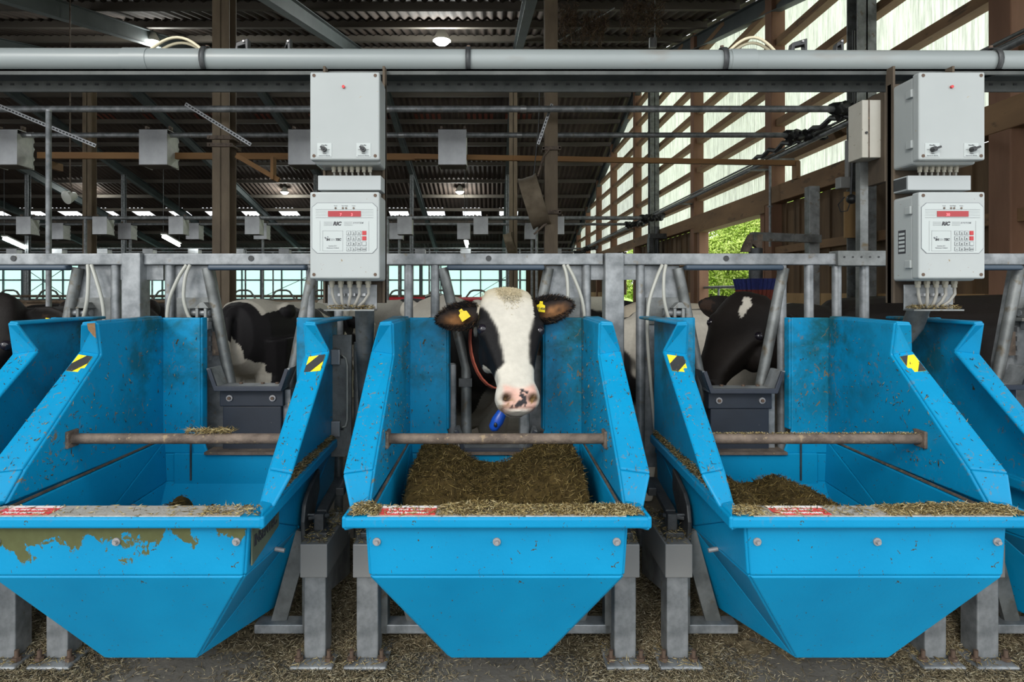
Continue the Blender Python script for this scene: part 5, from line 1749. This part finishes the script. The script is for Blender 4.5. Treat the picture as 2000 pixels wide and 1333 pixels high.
# ------------------------------------------------------------------ cubicles
def hoops(d, z0, h, x0, n, stp, mat, label, group):
    for i in range(n):
        x = x0 + i * stp
        t = thing('cubicle_hoop', label, 'cubicle hoop', (x, d, -.2), group)
        w = stp
        pts = [(x - w * .42, d, z0 - .1), (x - w * .30, d, z0), (x - w * .16, d, z0 + h * .85), (x - w * .08, d, z0 + h), (x + w * .12, d, z0 + h), (x + w * .20, d, z0 + h * .85), (x + w * .33, d, z0), (x + w * .45, d, z0 - .1)]
        MB().tube(pts, .028, 8).build('hoop', mat, t)
        MB().cyl((x - w * .3, d, -.2), (x - w * .3, d, z0), .03, 8).build('stanchion', mat, t)
        # side tube of the lying box, running back
        MB().tube([(x - w * .3, d, z0 - .05), (x - w * .3, d + .9, z0 - .05), (x - w * .3, d + 1.5, z0 - .35), (x - w * .3, d + 1.3, z0 - .7), (x - w * .3, d + .2, z0 - .75)], .025, 6).build('divider', M['tube_brown'], t)
hoops(18.5, .98, .26, -15.6, 14, 1.16, M['cubicle_grey'], 'grey wavy cubicle hoop before the pale curtain wall', 'cubicle hoops')
hoops(13.0, .78, .20, -11.2, 9, 1.16, M['tube_brown'], 'brown cubicle hoop among the rusty rails', 'brown cubicle hoops')
for (d, z, r, xa, xb, mat, lab) in ((12.0, .93, .04, -11.5, -1.0, M['tube_brown'], 'lower rusty cubicle rail behind the fence'), (13.4, .98, .035, -13, -.6, M['tube_brown'], 'upper rusty cubicle rail behind the fence'),
                                    (15.0, 1.0, .07, -2.7, -.1, M['red_paint'], 'bright red tube behind the cow and the bars'), (19.2, 1.06, .04, -18, -1, M['tube_brown'], 'distant rusty rail below the grey hoops'),
                                    (9.4, .86, .03, -7.6, -2.4, M['tube_brown'], 'near rusty rail beside the rear of the black and white cow'), (20.5, .9, .05, 1.8, 3.7, M['tube_brown'], 'short rusty rail below the far openings')):
    t = thing('cubicle_rail', lab, 'rail', ((xa + xb) / 2, d, z), 'rails of the cubicles')
    MB().cyl((xa, d, z), (xb, d, z), r, 8).build('tube', mat, t)
    for x in np.arange(xa + .4, xb, 2.3):
        MB().cyl((x, d, -.2), (x, d, z), r * .8, 8).build('stanchion', M['tube_brown'], t)

# ------------------------------------------------------------------ cows
def ring(c, ax, ay, w, up, dn, n=20, e=2.3):
    out = []
    for j in range(n):
        a = 2 * PI * j / n
        ca, sa = math.cos(a), math.sin(a)
        x = math.copysign(abs(ca) ** (2 / e), ca) * w
        y = math.copysign(abs(sa) ** (2 / e), sa)
        y *= up if y > 0 else dn
        out.append(c + ax * x + ay * y)
    return out


def bake_union(mb, voxel, smooth):
    me = mb.mesh('cow_body')
    o = bpy.data.objects.new('tmp', me)
    COL.objects.link(o)
    m = o.modifiers.new('r', 'REMESH'); m.mode = 'VOXEL'; m.voxel_size = voxel; m.use_smooth_shade = True
    m2 = o.modifiers.new('s', 'SMOOTH'); m2.factor = .5; m2.iterations = smooth
    dg = bpy.context.evaluated_depsgraph_get()
    out = bpy.data.meshes.new_from_object(o.evaluated_get(dg))
    bpy.data.objects.remove(o)
    bpy.data.meshes.remove(me)
    return out


NECK = {}
WHITE, BLACK = np.array((.56, .525, .45)), np.array((.0065, .006, .0065))


def cow(label, loc, rz, head, coat, voxel=.022, size=1.0, lower=0.0, ear=(( -1, .10, -.12), (1, -.02, -.12)), group='dairy cows', tags=False, ear_scale=1.0, neck_drop=0.0, hs=1.0):
    """head: (poll, direction poll->muzzle, facing normal, ) in world space, or None for a default pose in cow space"""
    loc = Vector(loc)
    R = Matrix.Rotation(rz, 3, 'Z')
    def B(x, y, z): return loc + R @ Vector((x * size, y * size, z * size))
    X, Y, Z = R @ Vector((1, 0, 0)), R @ Vector((0, 1, 0)), Vector((0, 0, 1))
    mb = MB()
    s_ = size
    secs = [(-.16, .98, .10, .12, .14), (-.10, 1.0, .17, .22, .24), (.02, 1.0, .24, .32, .33), (.25, 1.0, .29, .335, .40), (.6, 1.0, .37, .335, .46), (.95, 1.0, .375, .345, .43), (1.18, 1.02, .31, .355, .32), (1.38, 1.05, .25, .315, .28), (1.50, 1.08, .16, .24, .22), (1.54, 1.1, .08, .14, .14)]
    mb.loft([ring(B(0, y, zc), X, Z, w * s_, up * s_, dn * s_, 24) for y, zc, w, up, dn in secs])
    for sx in (-1, 1):
        mb.ellipsoid(B(sx * .24, 1.12, 1.27), (.07 * s_, .10 * s_, .075 * s_), R)       # hooks
        mb.ellipsoid(B(sx * .17, .06, 1.02), (.10 * s_, .15 * s_, .26 * s_), R)         # shoulders
        mb.tube([B(sx * .16, .05, .95), B(sx * .165, .06, .62), B(sx * .15, .05, .44), B(sx * .15, .06, .36), B(sx * .15, .05, .14), B(sx * .15, .03, .07), B(sx * .15, .02, 0)], [q * s_ for q in (.13, .075, .058, .048, .036, .05, .056)], 12)
        mb.tube([B(sx * .17, 1.25, 1.05), B(sx * .19, 1.24, .74), B(sx * .18, 1.36, .56), B(sx * .18, 1.44, .47), B(sx * .18, 1.42, .15), B(sx * .18, 1.39, .06), B(sx * .18, 1.37, 0)], [q * s_ for q in (.19, .14, .085, .058, .040, .05, .056)], 12)
    mb.ellipsoid(B(0, 1.1, .62), (.17 * s_, .2 * s_, .15 * s_), R)
    mb.tube([B(0, 1.50, 1.27), B(0, 1.58, 1.22), B(0, 1.60, 1.0), B(.01, 1.59, .6), B(.02, 1.58, .5), B(.02, 1.58, .38)], [q * s_ for q in (.05, .035, .028, .022, .04, .02)], 8)
    # head frame
    if head is None:
        P0, u, nrm = B(0, -.62, 1.18), (R @ Vector((0, -.42, -.9))).normalized(), (R @ Vector((0, -.9, .42))).normalized()
    else:
        P0, u, nrm = Vector(head[0]), Vector(head[1]).normalized(), Vector(head[2])
    nrm = (nrm - u * nrm.dot(u)).normalized()
    ex = nrm.cross(u).normalized()
    hs_ = hs * size
    def H(a, t, m): return P0 + (ex * a + u * t + nrm * m) * hs_
    hsec = [(-.035, .055, -.01, .10), (-.01, .098, .025, .12), (.04, .120, .042, .16), (.10, .132, .046, .19), (.16, .136, .042, .205), (.21, .128, .036, .205), (.27, .110, .032, .195), (.33, .092, .030, .165), (.39, .078, .030, .130), (.435, .074, .034, .112), (.47, .086, .038, .104), (.50, .091, .034, .094), (.53, .082, .022, .085), (.55, .055, .006, .065), (.56, .03, -.01, .045)]
    mb.loft([ring(H(0, t, 0), ex, nrm, w * hs_, max(f, .004) * hs_ if f > 0 else .004, b * hs_, 24, 2.5) for t, w, f, b in hsec])
    for sx in (-1, 1):
        mb.ellipsoid(H(sx * .116, .165, -.002), (.032 * hs_, .026 * hs_, .036 * hs_))        # brow
        mb.ellipsoid(H(sx * .116, .20, -.012), (.024 * hs_, .030 * hs_, .026 * hs_))        # lids
        mb.ellipsoid(H(sx * .080, .23, -.12), (.045 * hs_, .09 * hs_, .09 * hs_))           # cheek
        mb.ellipsoid(H(sx * .048, .492, .018), (.030 * hs_, .022 * hs_, .024 * hs_))        # nostril wing
    mb.ellipsoid(H(0, .505, -.065), (.06 * hs_, .045 * hs_, .05 * hs_))
    # neck
    sh_hi, sh_lo = B(0, .0, 1.17 - neck_drop), B(0, -.04, .88 - neck_drop)
    hb = H(0, .10, -.13)
    hb2 = H(0, .17, -.19)
    c0, c1 = (sh_hi + sh_lo) / 2, (hb + hb2) / 2
    mid = (c0 + c1) / 2 + Vector((0, 0, .03))
    axis = (c1 - c0).normalized()
    side = axis.cross(Z)
    side = side.normalized() if side.length > .05 else X
    upv = side.cross(axis)
    mb.loft([ring(c0 - axis * .15 * s_, side, upv, .21 * s_, .26 * s_, .30 * s_, 20), ring(c0.lerp(mid, .5), side, upv, .165 * s_, .23 * s_, .27 * s_, 20),
             ring(mid, side, upv, .135 * s_, .20 * s_, .23 * s_, 20), ring(mid.lerp(c1, .6), side, upv, .115 * s_, .165 * s_, .18 * s_, 20), ring(c1 + axis * .02, side, upv, .095 * s_, .13 * s_, .14 * s_, 20)])
    NECK.update(c=(mid, c1), side=side, up=upv)
    # ears
    ears = []
    th = max(.020, voxel * 2.3)
    for sx, dv in zip((-1, 1), ear):
        base = H(sx * .10, .045, -.075)
        d_ = (ex * dv[0] + u * dv[1] + nrm * dv[2]).normalized()
        fr = (nrm * 1.0 + u * .15)
        fr = (fr - d_ * fr.dot(d_)).normalized()
        ac = d_.cross(fr).normalized()
        Lr = .215 * hs_ * ear_scale
        rings = []
        for uu in np.linspace(0, 1, 13):
            w = (.030 + .040 * math.sin(PI * min(1, uu * 1.05) ** .85)) * (1 if uu < .72 else math.sqrt(max(.03, 1 - ((uu - .72) / .285) ** 2))) * hs_ * ear_scale
            cup = (.030 * math.sin(PI * uu ** .7)) * hs_
            front, back = [], []
            for v in np.linspace(-1, 1, 9):
                off = -cup * (1 - v * v)
                pt = base + d_ * (Lr * uu) + ac * (w * v) + fr * off
                front.append(pt + fr * th * .25)
                back.append(pt - fr * th * .75)
            rings.append(front + back[::-1])
        mb.loft(rings)
        ears.append((base, d_, ac, fr, Lr))
    me = bake_union(mb, voxel, 3 if voxel < .015 else 4)
    n = len(me.vertices)
    co = np.empty(n * 3); me.vertices.foreach_get('co', co); co = co.reshape(-1, 3)
    # coordinates of every vertex in body space and head space
    Rinv = np.array(R.transposed())
    bc_ = (co - np.array(loc)) @ Rinv.T / size
    Hm = np.array([list(ex), list(u), list(nrm)])
    hc = (co - np.array(P0)) @ Hm.T / hs_
    ec = []
    for (base, d_, ac, fr, Lr) in ears:
        E = np.array([list(d_), list(ac), list(fr)])
        e_ = (co - np.array(base)) @ E.T
        e_[:, 0] /= Lr
        ec.append(e_)
    cols = coat(bc_, hc, ec, co)
    ca = me.color_attributes.new('coat', 'FLOAT_COLOR', 'POINT')
    ca.data.foreach_set('color', np.concatenate([cols, np.ones((n, 1))], 1).astype(np.float32).ravel())
    t = thing('cow', label, 'cow', loc, group)
    co -= np.array(loc)
    # nostrils pressed in
    for sx in (-1, 1):
        q = np.exp(-(((hc[:, 0] - sx * .050) / .014) ** 2 + ((hc[:, 1] - .512) / .012) ** 2)) * (hc[:, 2] > -.03)
        co -= q[:, None] * np.array(nrm)[None] * .022 * hs_
    me.vertices.foreach_set('co', co.ravel())
    me.update()
    me.polygons.foreach_set('use_smooth', [True] * len(me.polygons))
    me.materials.clear(); me.materials.append(M['coat'])
    body = bpy.data.objects.new('body', me)
    COL.objects.link(body); body.parent = t
    for sx in (-1, 1):
        MB().ellipsoid(H(sx * .122, .190, .004), (.023 * hs_,) * 3, nu=16, nv=10).build('eye', M['eye'], t)
    return t, H, ears, (ex, u, nrm), bc_, hc


def nz(P, s, o=0.0):
    return np.array([noise.noise(Vector((p[0] * s + o, p[1] * s + o * 1.7, p[2] * s))) for p in P])


def patchy(seed, thr=0.0, blaze=.03, scale=1.9, white=WHITE, black=BLACK * 2, head_black=True, legs_white=True):
    def f(b, h, e, co):
        q = nz(b, scale, seed) + .25 * nz(b, scale * 3.2, seed + 5)
        k = 1 / (1 + np.exp(-np.clip((q - thr) * 140, -60, 60)))
        if legs_white:
            k = k * (1 / (1 + np.exp(-(b[:, 2] - .55 + .12 * nz(b, 5, 2)) * 50)))
        inh = (h[:, 1] > -.05) & (h[:, 1] < .58) & (np.abs(h[:, 0]) < .3) & (h[:, 2] > -.24)
        if head_black:
            hb = 1 / (1 + np.exp(-(np.abs(h[:, 0]) - blaze - .02 * nz(h, 9, seed)) * 180))
            k = np.where(inh, hb, k)
        return white[None] * (1 - k[:, None]) + black[None] * k[:, None]
    return f


def rump_coat(b, h, e, co):
    q = .06 * nz(b, 6, 2.5) + .03 * nz(b, 18, 7)
    white = ((b[:, 2] + q > 1.04 + .9 * np.clip(-b[:, 0] + .02, 0, 1)) & (b[:, 1] < 1.42)) | ((b[:, 2] + 1.3 * np.abs(b[:, 0] - .03) + q * 1.5 < 1.13) & (np.abs(b[:, 0]) < .24)) | (b[:, 2] < .35)
    white |= (b[:, 1] < .5) & (nz(b, 2.2, 9) > .0)
    return np.where(white[:, None], WHITE[None], BLACK[None] * 2.5)


def all_black(seed, blaze=None):
    def f(b, h, e, co):
        q = nz(b, 3, seed)
        c = BLACK[None] * (1.2 + .5 * q[:, None]) + np.array([[.004, .002, 0]])
        c = np.repeat(c, 1, 0)
        if blaze:
            t0, t1, w = blaze
            m = (h[:, 1] > t0) & (h[:, 1] < t1 + .03 * nz(h, 25, 3)) & (np.abs(h[:, 0] - .01 - .15 * (h[:, 1] - .08)) < w * (.75 + .5 * nz(h, 30, 1)) * np.clip((t1 + .02 - h[:, 1]) / .09, .15, 1)) & (h[:, 2] > -.03)
            c[m] = WHITE
        for e_ in e:
            m = (e_[:, 0] > .25) & (e_[:, 0] < .9) & (np.abs(e_[:, 1]) < .03) & (e_[:, 2] > -.016)
            c[m] = (.035, .02, .013)
        return c
    return f


def main_coat(b, h, e, co):
    n = len(b)
    e1, e2 = nz(h, 14, 1.3), nz(h, 45, 4.2)
    # body: white with black patches on neck side and flank
    q = nz(b, 2.2, 3.1) + .2 * nz(b, 9, 1)
    kb = 1 / (1 + np.exp(-(q - .05) * 50))
    neck = b[:, 1] < .02
    kn = 1 / (1 + np.exp(-((b[:, 2] - .80) * 1.4 + .25 * nz(b, 5, 8) - (b[:, 0] > .02) * .22) * 26))
    kb = np.where(neck, kn, kb * (b[:, 2] < 1.22))
    c = WHITE[None] * (1 - kb[:, None]) * .92 + BLACK[None] * kb[:, None]
    # head
    inh = (h[:, 1] > -.06) & (h[:, 1] < .60) & (np.abs(h[:, 0]) < .15) & (h[:, 2] > -.22)
    t = h[:, 1]
    hw = np.interp(t, [-.05, .03, .08, .12, .17, .23, .30, .36, .385, .41], [.16, .15, .128, .102, .080, .064, .052, .052, .078, .20])
    a = h[:, 0] - .004
    edge = np.abs(a) - hw + .007 * e1 + .004 * e2
    kh = 1 / (1 + np.exp(-edge * 420))
    kh = np.where((h[:, 2] < -.10) & (t > .30), 0.25 * kh, kh)
    cream = np.array((.54, .46, .30))
    poll = np.exp(-((t - .0) / .05) ** 2)
    fac = WHITE[None] * (1 - .65 * poll[:, None]) + cream[None] * .65 * poll[:, None]
    fac = fac * (1 + .06 * e1[:, None])
    ch = fac * (1 - kh[:, None]) + BLACK[None] * kh[:, None]
    # pink nose with dark spots
    pk = (1 / (1 + np.exp(-(t - .468 - .012 * np.cos(a * 40) + .006 * e1) * 260))) * (1 / (1 + np.exp((np.abs(a) - .066) * 300))) * (1 / (1 + np.exp((t - .552) * 300))) * (h[:, 2] > -.04)
    pink = np.array((.66, .40, .32)) + .06 * e2[:, None]
    ch = ch * (1 - pk[:, None]) + pink * pk[:, None]
    for sx in (-1, 1):
        d2 = ((a - sx * .054) / .020) ** 2 + ((t - .512) / .015) ** 2
        g = np.clip(np.exp(-d2) * 1.5, 0, 1) * (h[:, 2] > -.05)
        ch = ch * (1 - g[:, None]) + np.array((.05, .028, .014)) * g[:, None]
        d3 = ((a - sx * .054) / .028) ** 2 + ((t - .528) / .018) ** 2
        g3 = np.exp(-d3) * (e2 > .0) * (h[:, 2] > -.05)
        ch = ch * (1 - g3[:, None]) + np.array((.22, .13, .04)) * g3[:, None]
    for (sa, st, sr) in [(q_[0], q_[1] + .012, q_[2] * 1.15) for q_ in ((.004, .492, .008), (.014, .505, .009), (.0, .522, .010), (.018, .520, .008), (-.016, .530, .007), (.008, .475, .006), (-.034, .536, .006), (.024, .483, .005))]:
        g = (((a - sa) ** 2 + (t - st) ** 2) < (sr * (1 + .3 * e2)) ** 2) & (h[:, 2] > -.05)
        ch[g] = (.035, .03, .032)
    lip = np.exp(-((t - .551 + .12 * np.abs(a)) / .0035) ** 2) * (np.abs(a) < .07) * (h[:, 2] > -.075)
    ch = ch * (1 - .75 * lip[:, None]) + np.array((.16, .07, .05)) * .75 * lip[:, None]
    c = np.where(inh[:, None], ch, c)
    # ears: black, tan lining
    for i, e_ in enumerate(e):
        m = (e_[:, 0] > .10) & (e_[:, 0] < 1.08) & (np.abs(e_[:, 1]) < .09) & (np.abs(h[:, 0]) > .10) & (h[:, 1] < .17) & (e_[:, 2] > -.08)
        c[m] = BLACK
        g = np.exp(-(((e_[:, 0] - .55) / .22) ** 2 + ((e_[:, 1] - (.008 if i else -.006)) / .022) ** 2)) * (e_[:, 2] > -.024) * m
        g = np.clip(g * (1.1 + .9 * nz(co, 60, 2)), 0, 1)
        c = c * (1 - g[:, None]) + np.array((.26, .12, .045)) * g[:, None]
    return np.clip(c, .004, 1)


def ear_tag(t, ear_, pos, w, h, up, txt=None, label=None):
    base, d_, ac, fr, Lr = ear_
    c = base + d_ * (Lr * pos[0]) + ac * pos[1] + fr * pos[2]
    up = Vector(up).normalized()
    fr2 = (fr - up * fr.dot(up)).normalized()
    sd = up.cross(fr2) * -1
    if sd.x < 0:
        sd = -sd
    prof = [(-.5, -.5), (.5, -.5), (.46, .28), (.2, .42), (.16, .75), (-.16, .75), (-.2, .42), (-.46, .28)]
    tg = MB().prism([c + sd * a * w + up * b * h for a, b in prof], -fr2 * .002).build('ear_tag', M['tag_yellow'], t)
    MB().cyl(c + up * .62 * h + fr2 * .004, c + up * .62 * h - fr2 * .004, w * .11, 10).build('tag_stud', M['tag_yellow'], tg)
    if txt:
        o = text('number', txt, h * .36, c, M['ink'], tg, align='CENTER', bold=.0003)
        m = Matrix((sd, up, sd.cross(up))).transposed().to_euler()
        o.rotation_euler = m
        o.location = c - up * h * .22 + sd.cross(up) * .0012 - wloc(tg)
    return tg


# ---- the white-faced cow looking through the fence
P0 = at(991, 575, 2.44)
tip = at(1014, 802, 2.15)
uv = tip - P0
mc, H, ears, fr_, bc_, hc_ = cow('black and white cow with white face looking over the full trough', (-.16, 3.30, -.2), math.radians(10), (P0, uv, Vector((.17, -.86, .45))), main_coat, voxel=.0075, size=1.0, hs=uv.length / .555,
                                 ear=((-1, .14, -.20), (1, -.06, .34)), ear_scale=1.0)
ear_tag(mc, ears[0], (.40, -.006, .012), .040, .036, (-.55, 0, .83))
ear_tag(mc, ears[1], (.30, -.006, .012), .036, .034, (.08, -.1, 1), '25 458')
# collar with transponder
nc, nside, nup = NECK['c'], NECK['side'], NECK['up']
cpos = nc[0].lerp(nc[1], .72)
ring_pts = []
for j in range(29):
    a = 2 * PI * j / 28
    ring_pts.append(cpos + nside * math.cos(a) * .113 + nup * (math.sin(a) * (.178 if math.sin(a) > 0 else .195)))
mb = MB()
for i in range(28):
    a, b = ring_pts[i], ring_pts[i + 1]
    mb.bar(a, b, .036, .006, up=((a + b) / 2 - cpos))
mb.build('collar', M['strap'], mc, bevel=0)
tp = at(972, 822, 2.36)
MB().tube([tp + Vector((.022, 0, .045)), tp + Vector((.016, 0, .03)), tp + Vector((.0, 0, 0)), tp + Vector((-.016, 0, -.028)), tp + Vector((-.022, 0, -.038))], [.010, .019, .024, .020, .008], 14).build('transponder', M['transponder'], mc)
MB().ellipsoid(tp + Vector((-.008, -.021, -.012)), (.007, .005, .010)).build('transponder_slot', M['black_plastic'], mc)
MB().tube([tp + Vector((.02, 0, .04)), tp + Vector((.02, .03, .085)), tp + Vector((.0, .08, .13))], .006, 8).build('strap_end', M['black_plastic'], mc)
# hair: tuft on the poll and fringe on the ears
n = 2600
aa = np.clip(RNG.normal(0, .045, n), -.11, .11); tt = -.015 + np.abs(RNG.normal(0, .04, n))
Pp = np.array([list(H(a, t_, .036 - 4.2 * a * a + (.012 if t_ > .03 else (t_ * .3)))) for a, t_ in zip(aa, tt)])
Dd = np.array([list(fr_[1] * RNG.uniform(.3, 1) + fr_[2] * RNG.uniform(.1, .7) + fr_[0] * (a * 5 + RNG.normal(0, .25))) for a in aa])
Cc = np.array([[.72, .62, .42]]) * RNG.uniform(.75, 1.1, (n, 1)) + np.array([[.06, .07, .08]]) * (tt[:, None] > .04)
straw_mesh('forelock', Pp, Dd, RNG.uniform(.012, .030, n), RNG.uniform(.0012, .0022, n), Cc, M['straw'], mc, tuple(P0), kind='stuff')
for i, (base, d_, ac, frr, Lr) in enumerate(ears):
    n = 1500
    uu = RNG.uniform(.08, 1.0, n); vv = RNG.choice([-1, 1], n) * RNG.uniform(.6, 1.05, n)
    ww = (.030 + .040 * np.sin(PI * uu ** .85)) * np.where(uu < .72, 1, np.sqrt(np.clip(1 - ((uu - .72) / .285) ** 2, .03, 1))) * .88
    Pp = np.array([list(base + d_ * (Lr * u_) + ac * (w_ * v_) + frr * RNG.uniform(-.012, .006)) for u_, v_, w_ in zip(uu, vv, ww)])
    Dd = np.array([list(d_ * RNG.uniform(.2, 1.1) + ac * v_ * RNG.uniform(.2, 1) + frr * RNG.normal(0, .3)) for v_ in vv])
    Cc = np.where(RNG.uniform(size=(n, 1)) < .85, np.array([[.012, .01, .009]]), np.array([[.12, .07, .035]]))
    straw_mesh('ear_fringe', Pp, Dd, RNG.uniform(.010, .024, n), RNG.uniform(.0010, .0018, n), Cc, M['straw'], mc, tuple(base), kind='stuff')

# ---- the black cow seen in three-quarter view
P1 = at(1470, 584, 3.22)
u1 = at(1372, 752, 3.08) - P1
bk, Hb, earsb, frb, _, _ = cow('black cow with a small white blaze behind the raised barrier', (1.95, 3.62, -.2), math.radians(-97), (P1, u1, Vector((-.55, -.62, .45))), all_black(2.2, (.02, .14, .032)), voxel=.011, hs=1.03, size=1.03,
                               ear=((-1, .0, -.1), (1, .05, -.15)), group='dairy cows')
# ---- the dark cow at the edge of the frame, head low in its trough
P2 = at(-20, 585, 2.55)
dk_, Hd, earsd, _, _, _ = cow('dark cow with a yellow ear tag eating at the frame edge', (-2.15, 3.35, -.2), math.radians(28), (P2, Vector((-.03, -.30, -.85)), Vector((.05, -.85, .3))), all_black(5), voxel=.014, ear=((-1, .2, -.1), (1, .26, -.1)), ear_scale=1.05)
ear_tag(dk_, earsd[1], (.50, .004, .02), .045, .04, (.15, -.1, 1))
# ---- the herd behind
HERD = [
    ('black and white cow standing with its rear towards the fence', (-1.76, 6.15, -.2), 172, rump_coat, .011, .98),
    ('white cow with a round black patch beyond the turned cow', (-2.05, 8.2, -.2), 197, patchy(9.4, .12), .014, .98),
    ("white cow with black saddle beside the white-faced cow's ear", (.98, 4.32, -.2), -84, patchy(6.3, .0), .013, .96),
    ('cream cow standing behind the black cow', (2.55, 5.1, -.2), 84, patchy(1.7, .55, white=np.array((.62, .54, .42))), .014, .97),
    ('small far cow with a black head above the red tube', (-.95, 13.6, -.2), 20, patchy(3.3, .0), .03, 1.0),
    ('far cow with a pale face and a dark ear behind the fence panel', (.36, 8.6, -.2), 12, patchy(8.1, .1, blaze=.09), .024, 1.0),
    ('far black and white cow below the second wall opening', (2.3, 11.5, -.2), 80, patchy(12.4, -.1), .026, .98),
    ('far reddish cow beside the fence post', (2.0, 14.5, -.2), 30, patchy(2.9, -.2, black=np.array((.10, .035, .015))), .03, 1.0),
    ('dark cow standing behind the square fence post', (-5.15, 6.9, -.2), -88, all_black(7), .022, .95),
    ('far white cow lying low between the brown rails', (-4.4, 9.0, -.2), 70, patchy(5.5, .15), .026, .92),
    ('far black and white cow behind the terminal box', (-2.3, 9.6, -.2), 250, patchy(7.7, .05), .026, .95),
]
for lab, loc, deg, coat, vx, sz in HERD:
    cow(lab, loc, math.radians(deg), None, coat, voxel=vx, size=sz, group='dairy cows')
